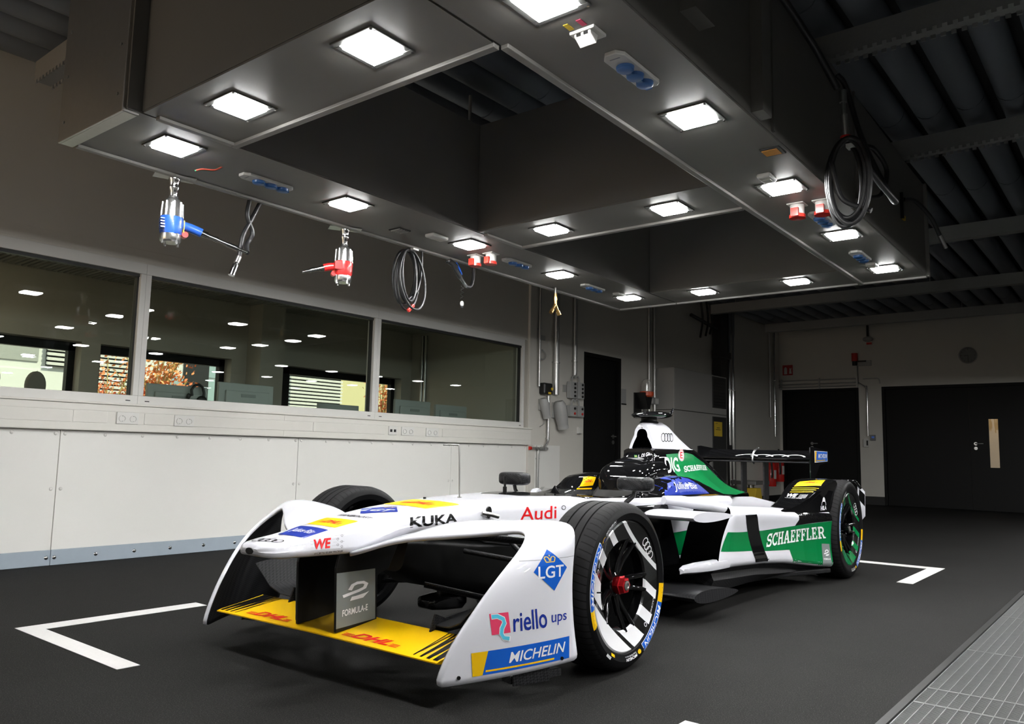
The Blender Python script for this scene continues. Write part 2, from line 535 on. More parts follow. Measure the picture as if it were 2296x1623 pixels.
# front wall behind the camera with an unseen gate opening added to let in fill daylight
FILL_GATE = (-5.7, -3.3, 0.0, 2.7)
mb = MB()
grid_wall(mb, [-5.91, FILL_GATE[0], FILL_GATE[1], 8.2], [0, FILL_GATE[3], ZC + 0.2], [FILL_GATE], lambda m_, a, b, c, d: m_.box((a, -1.75, c), (b, -1.55, d)))
struct(mb.build('wall_front', M_WALL), 'workshop wall with a gate opening added to let in fill light', 'wall')
mb = MB(); mb.box((-20, -30, -0.2), (20, -1.75, -0.01))  # out-of-view ground, added and coloured warm to bounce sunlight indoors
struct(mb.build('ground_bounce', P('bounce_ground', (0.60, 0.47, 0.34), 0.8, noise=0.05)), 'unseen warm ground added outside the gate opening to bounce sunlight in', 'ground')

# doors
def handle(par, c, axis, s):
    """lever handle with two roses; axis 'x' door in x-plane, 'y' in y-plane"""
    ax = Vector((1, 0, 0)) if axis == 'x' else Vector((0, -1, 0))
    al = Vector((0, 1, 0)) if axis == 'x' else Vector((1, 0, 0))
    c = Vector(c); mb = MB()
    mb.cyl(c, c + ax * 0.010, 0.027, n=20); c2 = c - Vector((0, 0, 0.078)); mb.cyl(c2, c2 + ax * 0.010, 0.027, n=20)
    mb.tube([c, c + ax * 0.05, c + ax * 0.055 + al * 0.02 * s, c + ax * 0.055 + al * 0.12 * s], 0.009, 8)
    mb.build('handle', M_STEEL, par, smooth=40)
d = empty_struct('door_1', (XL, (DY0 + DY1) / 2, 0), 'tall black door in the left wall beside the switches', 'door')
hw = (DY1 - DY0) / 2
mb = MB(); mb.box((-0.09, -hw + 0.05, 0), (-0.05, hw - 0.05, DZ - 0.05)); mb.build('door_leaf', M_BLACKDOOR, d, bevel=0.003)
mb = MB(); mb.box((-0.16, -hw, 0), (0.006, -hw + 0.05, DZ)); mb.box((-0.16, hw - 0.05, 0), (0.006, hw, DZ)); mb.box((-0.16, -hw + 0.05, DZ - 0.05), (0.006, hw - 0.05, DZ))
mb.build('door_frame', M_BLACKDOOR, d, bevel=0.003)
mb = MB(); mb.cyl((-0.046, -hw + 0.055, 0.3), (-0.046, -hw + 0.055, 1.6), 0.006, n=8); mb.build('edge_strip', M_STEEL, d)
handle(d, (-0.05, hw - 0.12, 1.05), 'x', -1)
d = empty_struct('door_2', ((D2[0] + D2[1]) / 2, YB, 0), 'black door in the far wall behind the rear wing', 'door')
hw = (D2[1] - D2[0]) / 2
mb = MB(); mb.box((-hw + 0.05, 0.05, 0), (hw - 0.05, 0.09, 2.09)); mb.build('door_leaf', M_BLACKDOOR, d, bevel=0.003)
mb = MB(); mb.box((-hw, 0, 0), (-hw + 0.05, 0.16, 2.143)); mb.box((hw - 0.05, 0, 0), (hw, 0.16, 2.143)); mb.box((-hw + 0.05, 0, 2.09), (hw - 0.05, 0.16, 2.143))
mb.build('door_frame', M_BLACKDOOR, d, bevel=0.003)
handle(d, (-0.17, 0.05, 1.10), 'y', 1)
d = empty_struct('door_3', ((D3[0] + D3[1]) / 2, YB, 0), 'wide black double door in the far wall with a narrow glass strip', 'door')
hw = (D3[1] - D3[0]) / 2; cx = (D3[0] + D3[1]) / 2
wx0, wx1, wz0, wz1 = -2.20 - cx, -2.06 - cx, 0.72, 1.54; mid = -2.48 - cx
mb = MB(); mb.box((-hw + 0.05, 0.05, 0), (mid - 0.003, 0.09, 2.09)); mb.build('door_leaf', M_BLACKDOOR, d, bevel=0.003)
mb = MB()
grid_wall(mb, [mid, wx0, wx1, mid + 1.3], [0, wz0, wz1, 2.09], [(wx0, wx1, wz0, wz1)], lambda m_, a, b, c, e_: m_.box((a, 0.05, c), (b, 0.09, e_)))
mb.build('door_leaf', M_BLACKDOOR, d)
mb = MB(); mb.box((mid + 1.303, 0.05, 0), (hw - 0.05, 0.09, 2.09)); mb.build('side_panel', M_BLACKDOOR, d, bevel=0.003)
mb = MB(); mb.box((-hw, 0, 0), (-hw + 0.05, 0.16, 2.143)); mb.box((hw - 0.05, 0, 0), (hw, 0.16, 2.143)); mb.box((-hw + 0.05, 0, 2.09), (hw - 0.05, 0.16, 2.143))
mb.build('door_frame', M_BLACKDOOR, d, bevel=0.003)
mb = MB(); mb.box((wx0, 0.065, wz0), (wx1, 0.072, wz1)); mb.build('pane', M_GLASS, d)
handle(d, (-2.40 - cx, 0.05, 1.12), 'y', 1)
# dim room behind the glazed door leaf
mb = MB(); mb.box((-3.2, YB + 1.5, 0), (-1.0, YB + 1.55, 2.4)); 
struct(mb.build('wall_corridor', P('corridor_wall', (0.5, 0.32, 0.16), 0.7, noise=0.3, nscale=3)), 'warm lit wall seen through the narrow glass strip', 'wall')
cl_ = bpy.data.lights.new('corridor_lamp', 'POINT'); cl_.energy = 2.5; cl_.color = (1, 0.62, 0.3); cl_.shadow_soft_size = 0.08
cob = bpy.data.objects.new('corridor_lamp', cl_); C.objects.link(cob); cob.location = (-2.2, YB + 0.9, 2.0)

# ceiling slab and the rows of round tubes under it
mb = MB(); mb.box((XL - 0.16, -4.2, ZC), (8.2, 15.7, ZC + 0.2))
ceil = struct(mb.build('ceiling', M_CEIL), 'dark ceiling hung with rows of grey round tubes', 'ceiling')
mb = MB()
segs = [-4, -1.6, 0.4, 2.35, 4.3, 6.25, 8.2, 10.15, 12.1, 14.05, 15.5]
for a, b in zip(segs, segs[1:]):
    mb.lathe([(0.100, a), (0.100, b - 0.012)], (0, 0, 0), 'Y', 16)
    mb.lathe([(0.104, b - 0.012), (0.104, b)], (0, 0, 0), 'Y', 16)
tb = mb.build('ceiling_tube', M_TUBE, ceil, smooth=50)
x = XL + 0.12; k = 0
while x < 7.9:
    if k == 0: tb.location = (x, 0, 3.41)
    else: inst(tb, ceil, (x, 0, 3.41))
    x += 0.262; k += 1
# rails across the ceiling
for i, (y, lab) in enumerate(((1.88, 'perforated ceiling rail above the near end of the gantry'), (4.56, 'perforated ceiling rail crossing above the coiled hoses'),
                       (6.46, 'perforated ceiling rail just past the far end of the gantry'), (9.15, 'ceiling rail halfway between gantry and far wall'),
                       (11.9, 'ceiling rail in front of the wall cabinet'), (14.2, 'ceiling rail nearest the far wall'))):
    t = thing('ceiling_rail', lab, 'rail', (1.2, y, 3.10), 0, 'rails under the ceiling')
    mb = MB(); mb.box((-6.7, -0.055, 0.02), (6.6, 0.055, 0.15)); mb.build('rail_body', M_RAIL, t)
    mb = MB()
    for kx in range(266 if i < 3 else 0):
        xx = -6.69 + kx * 0.05
        mb.box((xx, -0.055, 0.0), (xx + 0.025, -0.043, 0.02)); mb.box((xx, 0.043, 0.0), (xx + 0.025, 0.055, 0.02))
    if i >= 3: mb.box((-6.7, -0.055, 0), (6.6, 0.055, 0.02))
    mb.build('rail_teeth', M_RAIL, t)['kind'] = 'stuff'
    for xx in (-6.3, -3.5, -0.7, 2.1, 4.9):
        mb = MB(); mb.cyl((xx, 0, 0.15), (xx, 0, 0.46), 0.006, n=6); mb.build('hanger_rod', M_ZINC, t)
mb = MB(); mb.box((-0.62, 6.9, 2.97), (0.4, 8.1, 3.28))
tag(mb.build('air_unit', M_RAIL, bevel=0.01), 'boxy grey air unit under the ceiling at the right picture edge', 'air unit')

# floor markings
def mark(name, pts, lab):
    mb = MB(); n = len(pts)
    mb.prism(pts, 0.0005, 0.0022)
    tag(mb.build(name, M_PAINTLN), lab, 'floor mark', 'white corner marks of the parking bay')
mark('floor_mark', [(-3.905, 1.418), (-2.95, 1.418), (-2.95, 1.502), (-3.80, 1.502), (-3.80, 2.26), (-3.905, 2.26)], 'white corner mark on the floor left of the front wing')
mark('floor_mark', [(-1.30, 6.86), (-1.30, 5.84), (-1.40, 5.84), (-1.40, 6.74), (-2.05, 6.74), (-2.05, 6.86)], 'white corner mark on the floor behind the rear wheel')
mark('floor_mark', [(-1.075, 1.418), (-1.075, 2.32), (-1.17, 2.32), (-1.17, 1.502), (-1.95, 1.502), (-1.95, 1.418)], 'white corner mark near the bottom picture edge')

# drain grating
g = thing('drain_grating', 'galvanised steel drain grating set in the floor at lower right', 'grating', (GX0, GY0, 0))
mb = MB(); L_ = GY1 - GY0; Wd = GX1 - GX0
mb.box((-0.02, -0.02, -0.03), (0.006, L_ + 0.02, 0.003)); mb.box((Wd - 0.006, -0.02, -0.03), (Wd + 0.02, L_ + 0.02, 0.003)); mb.box((0.006, L_ - 0.006, -0.03), (Wd - 0.006, L_ + 0.02, 0.003))
mb.build('grating_frame', P('grate_frame', (0.06, 0.06, 0.06), 0.4, 0.6, noise=0.2), g)
yy = [0.02, 1.0, 2.02, 3.04, 4.04, 4.255, 5.02, 6.0, L_ - 0.01]
for a, b in zip(yy, yy[1:]):
    mb = MB(); nx = 30
    for k in range(nx):
        xx = 0.012 + (Wd - 0.024) * k / (nx - 1)
        mb.box((xx - 0.0012, a, -0.022), (xx + 0.0012, b - 0.008, 0.0))
    ny = int((b - a - 0.008) / 0.0115)
    for k in range(ny + 1):
        y_ = a + (b - a - 0.008) * k / ny
        w = 0.003 if k in (0, ny) else 0.0011
        mb.box((0.012, y_ - w, -0.020), (Wd - 0.012, y_ + w, -0.0012 if w < 0.002 else 0.0005))
    mb.build('grating_panel', M_GRATE, g)
# ================================================================= OFFICE BEHIND THE GLASS
XO, ZO = -7.65, 2.36
W4 = [(0.2, 3.13), (3.30, 4.66), (5.20, 7.13)]
mb = MB()
us = [-1.0]
for a, b in W4: us += [a, b]
us.append(7.3)
grid_wall(mb, us, [0, 0.85, 1.735, ZO], [(a, b, 0.85, 1.735) for a, b in W4], lambda m_, a, b, c, d: m_.box((XO - 0.22, a, c), (XO, b, d)))
mb.box((XO, 4.84, 0), (XO + 0.26, 5.13, ZO))
struct(mb.build('wall_office_back', M_OFFW), 'far wall of the office with the outside windows', 'wall')
mb = MB(); mb.box((XO - 0.22, 7.3, 0), (XL - 0.16, 7.42, ZO)); struct(mb.build('wall_office_end', M_OFFW), 'plain end wall of the office', 'wall')
mb = MB(); mb.box((XO - 0.22, -1.15, 0), (XL - 0.16, -1.0, ZO)); struct(mb.build('wall_office_near', M_OFFW), 'near end wall of the office', 'wall')
mb = MB(); mb.box((XO - 0.22, -1.15, ZO), (XL - 0.16, 7.42, ZO + 0.08))
oc = struct(mb.build('ceiling_office', M_OFFC), 'slatted office ceiling', 'ceiling')
mb = MB()
for k in range(168):
    y = -0.98 + k * 0.0493
    mb.box((XO + 0.01, y, ZO - 0.022), (XL - 0.2, y + 0.028, ZO))
tag(mb.build('ceiling_slat', M_OFFC, oc), kind='stuff')
M_LINE = P('office_tube_light', (0.9, 0.9, 0.9), 0.5, emit=(1.0, 0.80, 0.55), es=22.0, noise=0.01)
t = thing('strip_light', 'warm strip light under the office ceiling at the left edge', 'light', (-6.55, 1.35, ZO - 0.022))
mb = MB(); mb.box((-0.05, -0.8, -0.03), (0.05, 0.8, 0)); mb.build('housing', M_WHITEPL, t)
mb = MB(); mb.box((-0.04, -0.78, -0.042), (0.04, 0.78, -0.03)); mb.build('diffuser', M_LINE, t)
# outside windows
for i, (a, b) in enumerate(W4):
    e = empty_struct('window_%d' % (4 + i), (XO, (a + b) / 2, 0.85), ['black framed outside window at the left edge of the office', 'black framed outside window with autumn leaves behind it', 'black framed outside window with white louvres behind it'][i], 'window')
    h = (b - a) / 2; fr = 0.06; Z = 0.885
    mb = MB(); mb.box((-0.20, -h, 0), (-0.13, -h + fr, Z)); mb.box((-0.20, h - fr, 0), (-0.13, h, Z)); mb.box((-0.20, -h, 0), (-0.13, h, fr)); mb.box((-0.20, -h, Z - fr - 0.02), (-0.13, h, Z))
    if i == 2: mb.box((-0.20, -h + 0.20, 0), (-0.13, -h + 0.29, Z))
    mb.build('window_frame', M_BLACKDOOR, e)
    mb = MB(); mb.box((-0.168, -h + fr, fr), (-0.162, h - fr, Z - fr)); mb.build('pane', M_GLASS, e)
# zinc conduits in the office corner
t = thing('office_conduit', 'pair of vertical zinc conduits in the office corner', 'pipe', (XO + 0.22, 7.28, 0.7))
for dx in (0, 0.06):
    mb = MB(); mb.cyl((dx, 0, 0), (dx, 0, 1.6), 0.02, n=12); mb.build('conduit', M_ZINC, t, smooth=40)
# desk with monitors
t = thing('office_desk', 'pale desk along the office glazing carrying the monitors', 'desk', (-6.32, 4.2, 0))
mb = MB(); mb.box((-0.38, -2.95, 0.72), (0.38, 2.95, 0.75)); mb.build('desk_top', M_OFFW, t, bevel=0.003)
for sy in (-2.85, -1, 1, 2.85):
    mb = MB(); mb.box((-0.35, sy - 0.02, 0), (0.35, sy + 0.02, 0.72)); mb.build('leg', M_STEEL, t)
def monitor(y, w, top, rz, lab, x=-6.3):
    t = thing('monitor', lab, 'monitor', (x, y, 0.75), rz, 'monitors on the office desk')
    z1 = top - 0.75; z0 = z1 - w * 0.60
    mb = MB(); mb.box((-0.022, -w/2, z0), (0.012, w/2, z1)); mb.build('housing', M_MON, t, bevel=0.005)
    mb = MB(); mb.box((0.012, -w*0.39, z0 + 0.02), (0.032, w*0.41, z1 - w*0.12)); mb.build('back_shell', M_MON, t, bevel=0.008)
    mb = MB(); mb.box((0.032, -w*0.12, z1 - w*0.22), (0.036, w*0.14, z1 - w*0.17)); mb.build('vent', M_MOND, t)
    mb = MB(); mb.box((0.032, -w*0.10, z0 - 0.02), (0.055, w*0.12, z0 + w*0.22)); mb.box((0.0, -0.03, 0.01), (0.04, 0.03, max(0.05, z0 + 0.06))); mb.bx((0.0, 0, 0.008), (0.2, 0.24, 0.016)); mb.build('stand', M_MON, t, bevel=0.003)
monitor(3.36, 0.52, 1.30, 0, 'grey monitor back with a headset hung on it')
monitor(4.00, 0.55, 1.362, 0, 'grey monitor back right of the headset')
monitor(5.04, 0.50, 1.242, 0, 'low grey monitor in front of the white louvres')
monitor(6.05, 0.55, 1.345, 0.04, 'grey monitor back in the third window, left of two')
monitor(6.66, 0.54, 1.328, 0.04, 'grey monitor back in the third window, right of two')
t = thing('headset', 'black headset hanging on the monitor back', 'headset', (-6.255, 3.52, 1.20))
mb = MB(); mb.tube([(0, -0.055 + 0.0, 0.02), (0, -0.062, 0.07), (0.0, -0.04, 0.105), (0, 0.0, 0.118), (0, 0.035, 0.10), (0, 0.052, 0.05), (0, 0.05, 0.0)], 0.012, 8); mb.build('headband', M_BLACKPL, t, smooth=60)
mb = MB(); mb.sphere((0.01, 0.03, -0.01), (0.022, 0.045, 0.035)); mb.build('ear_cup', M_BLACKPL, t, smooth=60)
mb = MB(); mb.sphere((0.01, -0.09, 0.015), (0.01, 0.018, 0.024)); mb.tube([(0.01, -0.09, 0.0), (0.01, -0.085, -0.08), (0.01, -0.06, -0.14)], 0.003, 6); mb.build('microphone', M_BLACKPL, t, smooth=60)
for y, z, lab, col in ((2.22, 1.409, 'dark rounded chair headrest at the left picture edge', (0.05, 0.06, 0.08)), (2.555, 1.375, 'grey rounded chair headrest, right of the dark one', (0.16, 0.16, 0.15))):
    t = thing('office_chair', lab, 'chair', (-7.06, y, 0), 0, 'office chairs behind the first window')
    mt = P('chair_%d' % int(y * 100), col, 0.7, noise=0.1)
    M_ = lambda u, v, w: (w, u, v)
    pl_ = [(0.075 * cos(a) * 1.0, z - 0.11 + 0.115 * sin(a)) for a in [pi * 2 * k / 24 for k in range(24)]]
    mb = MB(); mb.prism(pl_, -0.03, 0.03, M_); mb.build('headrest', mt, t, smooth=50, bevel=0.012)
    mb = MB(); mb.box((-0.012, -0.02, 0.95), (0.012, 0.02, z - 0.2)); mb.build('headrest_post', M_BLACKPL, t)
    mb = MB(); mb.box((-0.04, -0.155, 0.55), (0.03, 0.155, 1.0)); mb.build('backrest', mt, t, bevel=0.03)
    mb = MB(); mb.box((-0.40, -0.155, 0.42), (0.02, 0.155, 0.50)); mb.build('seat', mt, t, bevel=0.03)
    mb = MB(); mb.cyl((-0.22, 0, 0.06), (-0.22, 0, 0.42), 0.03); mb.build('column', M_BLACKPL, t)
    mb = MB()
    for k in range(5):
        a = 2 * pi * k / 5; mb.tube([(-0.22, 0, 0.08), (-0.22 + 0.15 * cos(a), 0.15 * sin(a), 0.03)], 0.02, 8)
    mb.build('star_base', M_BLACKPL, t)

# ---------------------------------------------------------------- outside
mb = MB(); mb.box((-30, -10, -0.4), (-7.9, 30, -0.1))
struct(mb.build('ground_yard', P('yard', (0.25, 0.25, 0.24), 0.8, noise=0.1)), 'paved yard outside the office', 'ground')
bl = thing('opposite_building', 'pale panelled building across the yard with white louvres', 'building', (-13.2, 7.0, -0.1))
M_FA, M_FT = P('facade_white', (0.70, 0.73, 0.73), 0.6, noise=0.03), P('facade_teal', (0.30, 0.42, 0.46), 0.5, noise=0.04)
M_FY, M_LOU, M_FD = P('facade_cream', (0.62, 0.58, 0.34), 0.6, noise=0.03), P('louvre_white', (0.82, 0.84, 0.84), 0.5, noise=0.02), P('facade_dark', (0.015, 0.017, 0.02), 0.4, noise=0.1)
mb = MB(); mb.box((-1.0, -12, 0), (-0.05, 16, 7)); mb.build('wall', M_FA, bl)
for k in range(40):
    y0 = -12 + k * 0.7
    mb = MB(); mb.box((-0.05, y0 + 0.008, 0), (-0.03, y0 + 0.692, 2.0 if y0 < -0.4 else 2.1)); mb.build('facade_panel', M_FA if y0 < -0.2 else M_FT, bl)
for a, b in ((-12, -2.2), (0.6, 2.0)):
    mb = MB(); mb.box((-0.05, a, 2.13), (-0.028, b, 3.2)); mb.build('window_band', M_FT if a > 0 else P('facade_grey', (0.36, 0.38, 0.38), 0.5, noise=0.05), bl)
mb = MB(); mb.box((-0.05, 3.45, 0), (-0.02, 5.4, 4)); mb.build('cream_panel', M_FY, bl)
mb = MB(); mb.box((-0.05, 0.15, 0), (-0.02, 0.62, 3.5)); mb.build('dark_pier', M_FD, bl)
def louvre(y0, y1, z0, z1, n):
    mb = MB(); mb.box((-0.02, y0, z0), (-0.01, y1, z1)); mb.build('louvre_back', M_FD, bl)
    for k in range(n):
        z = z0 + (z1 - z0) * (k + 0.2) / n
        mb = MB(); mb.bx((0.03, (y0 + y1) / 2, z + (z1 - z0) / n * 0.3), (0.05, y1 - y0, (z1 - z0) / n * 0.52), Matrix.Rotation(0.25, 3, 'Y')); mb.build('louvre_slat', M_LOU, bl)
louvre(-2.1, -1.62, 2.08, 2.45, 5)
louvre(-1.4, -0.75, 1.5, 2.42, 13)
louvre(2.32, 3.6, 1.4, 2.46, 15)

def leaf_mat():
    mt = P('autumn_leaf', (0.75, 0.28, 0.07), 0.6)
    nt, b = nodes_of(mt)
    oi = nt.nodes.new('ShaderNodeTexCoord'); n = nt.nodes.new('ShaderNodeTexNoise'); n.inputs['Scale'].default_value = 2.2
    nt.links.new(oi.outputs['Object'], n.inputs['Vector'])
    r = nt.nodes.new('ShaderNodeValToRGB')
    r.color_ramp.elements[0].position = 0.38; r.color_ramp.elements[0].color = (0.85, 0.42, 0.16, 1)
    r.color_ramp.elements[1].position = 0.62; r.color_ramp.elements[1].color = (0.80, 0.22, 0.10, 1)
    nt.links.new(n.outputs['Fac'], r.inputs[0]); nt.links.new(r.outputs[0], b.inputs['Base Color'])
    return mt
M_LEAF = leaf_mat(); M_BARK = P('bark', (0.42, 0.38, 0.14), 0.7, noise=0.2)
def tree(loc, seed, lab, nb, spread, zr, leaf=0.05):
    rnd = random.Random(seed)
    t = thing('autumn_tree', lab, 'tree', loc, 0, 'autumn trees in the yard')
    mb = MB(); lv = MB(); tr = MB()
    tr.tube([(0, 0, 0), (0.02, 0.01, 0.7), (0, 0.02, 1.3)], [0.035, 0.03, 0.024], 8); tr.build('trunk', M_BARK, t, smooth=60)
    for k in range(nb):
        a = rnd.uniform(0, 2 * pi); rr = rnd.uniform(0.2, 1) * spread; z1 = rnd.uniform(*zr)
        pts = bez([(0, 0.02, rnd.uniform(0.7, 1.25)), (rr * 0.35 * cos(a), rr * 0.35 * sin(a), z1 * 0.62 + 0.25), (rr * cos(a), rr * sin(a), z1)], 6)
        mb.tube(pts, [0.014 - 0.010 * i / len(pts) for i in range(len(pts))], 5)
        for p in pts[4:]:
            for _ in range(7):
                q = p + Vector((rnd.gauss(0, 0.07), rnd.gauss(0, 0.09), rnd.gauss(0, 0.06)))
                n = Vector((rnd.gauss(0, 1), rnd.gauss(0, 1), rnd.gauss(0, 1))).normalized()
                u = n.orthogonal().normalized(); v = n.cross(u); s = leaf * rnd.uniform(0.6, 1.15)
                lv.add([q - u * s, q - u*s*0.3 + v * s * 0.55 + n*s*0.12, q + u*s*0.45 + v * s * 0.45, q + u * s, q + u*s*0.45 - v * s * 0.45, q - u*s*0.3 - v * s * 0.55 + n*s*0.12], [(0, 1, 2, 3, 4, 5)])
    mb.build('branch', M_BARK, t, smooth=60)
    tag(lv.build('leaves', M_LEAF, t), kind='stuff')
tree((-9.3, 4.65, -0.1), 3, 'orange leaved tree outside the middle office window', 30, 0.62, (1.35, 2.25), 0.030)
tree((-10.4, 4.62, -0.1), 11, 'red-orange leaved tree in front of the louvres', 14, 0.40, (1.2, 2.1), 0.026)
tree((-9.3, 8.30, -0.1), 5, 'small orange tree seen in the third office window', 10, 0.28, (1.75, 2.1), 0.026)
tree((-10.6, 7.25, -0.1), 8, 'pinkish low tree left of the white louvres', 14, 0.22, (1.0, 1.72), 0.026)
# ================================================================= LIGHTING GANTRY
GO, GT, ZG, ZGT = Vector((-3.87, 1.42, 0)), 0.018, 2.19, 2.90
GV, GU = Vector((cos(GT), sin(GT), 0)), Vector((-sin(GT), cos(GT), 0))
def gp(v, u, z=ZG, GO=GO):
    return GO + GV * v + GU * u + Vector((0, 0, z))
gan = thing('lighting_gantry', 'big grey lighting gantry hung above the car with two openings', 'gantry', (GO.x, GO.y, ZG), GT)
H = ZGT - ZG
US = [0.34, 1.385, 2.44, 3.51, 4.59]
ORD = ['nearest', 'second', 'third', 'fourth', 'farthest']
CROSS = [(1.03, 0.265), (1.833, 0.258), (1.05, 2.45), (1.848, 2.47), (1.04, 4.70), (1.82, 4.71)]
LPOS = [(0.385, u) for u in US] + [(2.485, u + 0.03) for u in US] + CROSS
LH = 0.081
def beam(par, name, v0, v1, u0, u1, trims, lamps):
    mb = MB(); mb.box((v0, u0, 0.060), (v1, u1, H))
    mb.box((v0, u0, 0.012), (v0 + 0.004, u1, 0.060)); mb.box((v1 - 0.004, u0, 0.012), (v1, u1, 0.060)); mb.box((v0 + 0.004, u0, 0.012), (v1 - 0.004, u0 + 0.004, 0.060)); mb.box((v0 + 0.004, u1 - 0.004, 0.012), (v1 - 0.004, u1, 0.060))
    mb.build(name, M_GANTRY, par)
    L_ = sorted([(a, b) for a, b in lamps if v0 < a < v1 and u0 < b < u1])
    vs = sorted({v0 + 0.004, v1 - 0.004} | {a + d for a, b in L_ for d in (-LH, LH)}); us = sorted({u0 + 0.004, u1 - 0.004} | {b + d for a, b in L_ for d in (-LH, LH)})
    mb = MB(); grid_wall(mb, vs, us, [(a - LH, a + LH, b - LH, b + LH) for a, b in L_], lambda m_, a, b, c, d: m_.box((a, c, 0.004), (b, d, 0.012)))
    mb.build('bottom_panel', M_GANTRY, par)
    for a, b in trims:
        mb = MB(); mb.box((*a, -0.010), (*b, 0.012)); mb.build('edge_trim', M_GTRIM, par, bevel=0.003)
tw = 0.032
beam(gan, 'wall_side_beam', 0.0, 0.62, 0.0, 5.07, [((0, 0.06), (tw, 5.07)), ((tw, 5.07 - tw), (0.62, 5.07))], LPOS)
beam(gan, 'open_side_beam', 2.20, 2.68, -0.3, 5.07, [((2.20, 0.51), (2.20 + tw, 5.07)), ((2.20 + tw, 5.07 - tw), (2.68, 5.07))], LPOS)
beam(gan, 'near_cross_beam', 0.625, 2.195, 0.06, 0.51, [((0.625, 0.51 - tw), (2.195, 0.51)), ((0.625, 0.12), (0.625 + tw, 0.51 - tw))], LPOS)
beam(gan, 'middle_cross_beam', 0.625, 2.195, 2.24, 2.70, [((0.625, 2.70 - tw), (2.195, 2.70)), ((0.625, 2.30), (0.625 + tw, 2.70 - tw))], LPOS)
beam(gan, 'far_cross_beam', 0.625, 2.195, 4.53, 5.07, [((0.625, 5.07 - tw), (2.195, 5.07))], LPOS)
# brushed steel end cap at the near wall-side corner
mb = MB(); mb.box((-0.012, -0.012, -0.006), (0.60, -0.001, H)); mb.box((-0.012, -0.001, -0.006), (0.60, 0.055, 0.003)); mb.box((-0.012, -0.001, 0.003), (-0.001, 0.055, H)); mb.box((0.60, -0.012, -0.006), (0.606, 0.058, H)); mb.build('end_cap', M_CAPST, gan, bevel=0.004)
mb = MB()
for z in (0.08, 0.30, 0.52):
    mb.cyl((0.04, -0.012, z), (0.04, -0.017, z), 0.008, n=10); mb.cyl((0.55, -0.012, z), (0.55, -0.017, z), 0.008, n=10)
mb.build('cap_screw', M_STEEL, gan)
mb = MB(); mb.box((2.66, 0.9, 0.15), (2.74, 1.06, 1.1)); mb.build('hanger_post', M_GANTRY, gan)
for u, w in ((1.55, 0.10), (1.78, 0.02), (3.1, 0.02)):
    mb = MB(); mb.box((2.68, u, 0.02), (2.68 + (0.05 if w > 0.05 else 0.012), u + w, H)); mb.build('side_seam_cover', M_GANTRY, gan)
mb = MB(); mb.box((2.68, 5.04, 0.0), (2.70, 5.07, H + 0.01)); mb.box((2.60, 5.07, 0), (2.70, 5.085, H)); mb.build('corner_trim', M_GTRIM, gan)
mb = MB()
for v, u in ((0.3, 0.6), (0.3, 4.5), (2.44, 0.6), (2.44, 4.5), (0.3, 2.5), (2.44, 2.5)):
    mb = MB(); mb.cyl((v, u, H), (v, u, 1.10), 0.012, n=8); mb.build('ceiling_rod', M_ZINC, gan)
# yellow lifting strap seen through the near opening
t = thing('lifting_strap', 'yellow strap hanging inside the near gantry opening', 'strap', tuple(gp(1.95, 2.06, 3.0)))
mb = MB(); mb.tube([(0.02, 0.0, 0.30), (0.0, 0.0, -0.12), (-0.04, 0, -0.42)], 0.016, 6, flat=0.25); mb.build('webbing', M_YELLOW, t)
mb = MB(); mb.tube([(0.02, 0.02, 0.28), (0.03, 0.02, -0.10)], 0.008, 6); mb.build('hook', M_BLACKPL, t)

def lamp(v, u, lab, s=0.105, GO=GO, lens=None):
    t = thing('square_downlight', lab, 'lamp', tuple(gp(v, u, ZG + 0.004, GO)), GT, 'square downlights in the gantry')
    i = s - 0.024
    mb = MB()
    for a, b in (((-s, -s), (s, -i)), ((-s, i), (s, s)), ((-s, -i), (-i, i)), ((i, -i), (s, i))):
        mb.box((*a, -0.006), (*b, 0.004))
    mb.build('bezel', M_LAMPF, t, bevel=0.002)
    j = i - 0.002; D = -0.016; k_ = j - 0.006
    mb = MB(); mb.add([(-j, -j, 0.004), (j, -j, 0.004), (j, j, 0.004), (-j, j, 0.004), (-k_, -k_, D), (k_, -k_, D), (k_, k_, D), (-k_, k_, D)], [(0, 4, 5, 1), (1, 5, 6, 2), (2, 6, 7, 3), (3, 7, 4, 0)])
    mb.mat(1).add([(-k_, -k_, D), (k_, -k_, D), (k_, k_, D), (-k_, k_, D)], [(0, 3, 2, 1)]); mb.add([(-j, -j, 0.004), (j, -j, 0.004), (j, j, 0.004), (-j, j, 0.004)], [(0, 1, 2, 3)])
    mb.build('lens', [lens[1] if lens else M_LENSS, lens[0] if lens else M_LENS], t, merge=True)
    for a in (-1, 1):
        for b in (-1, 1):
            mb = MB(); mb.cyl((a * (s - 0.008), b * (s - 0.008), -0.006), (a * (s - 0.008), b * (s - 0.008), -0.009), 0.005, n=8); mb.build('screw', M_CHROME, t)
for k, u in enumerate(US):
    lamp(0.385, u, 'square downlight, %s of the five along the wall-side beam' % ORD[k])
    lamp(2.485, u + 0.03, 'square downlight, %s of the five along the open-side beam' % ORD[k])
for (v, u, lab) in ((1.03, 0.265, 'square downlight on the near cross beam, nearer the wall'), (1.833, 0.258, 'square downlight on the near cross beam, farther from the wall'),
                    (1.05, 2.45, 'square downlight on the middle cross beam, nearer the wall'), (1.848, 2.47, 'square downlight on the middle cross beam, farther from the wall'),
                    (1.04, 4.70, 'square downlight on the far cross beam, nearer the wall'), (1.82, 4.71, 'square downlight on the far cross beam, farther from the wall')):
    lamp(v, u, lab)

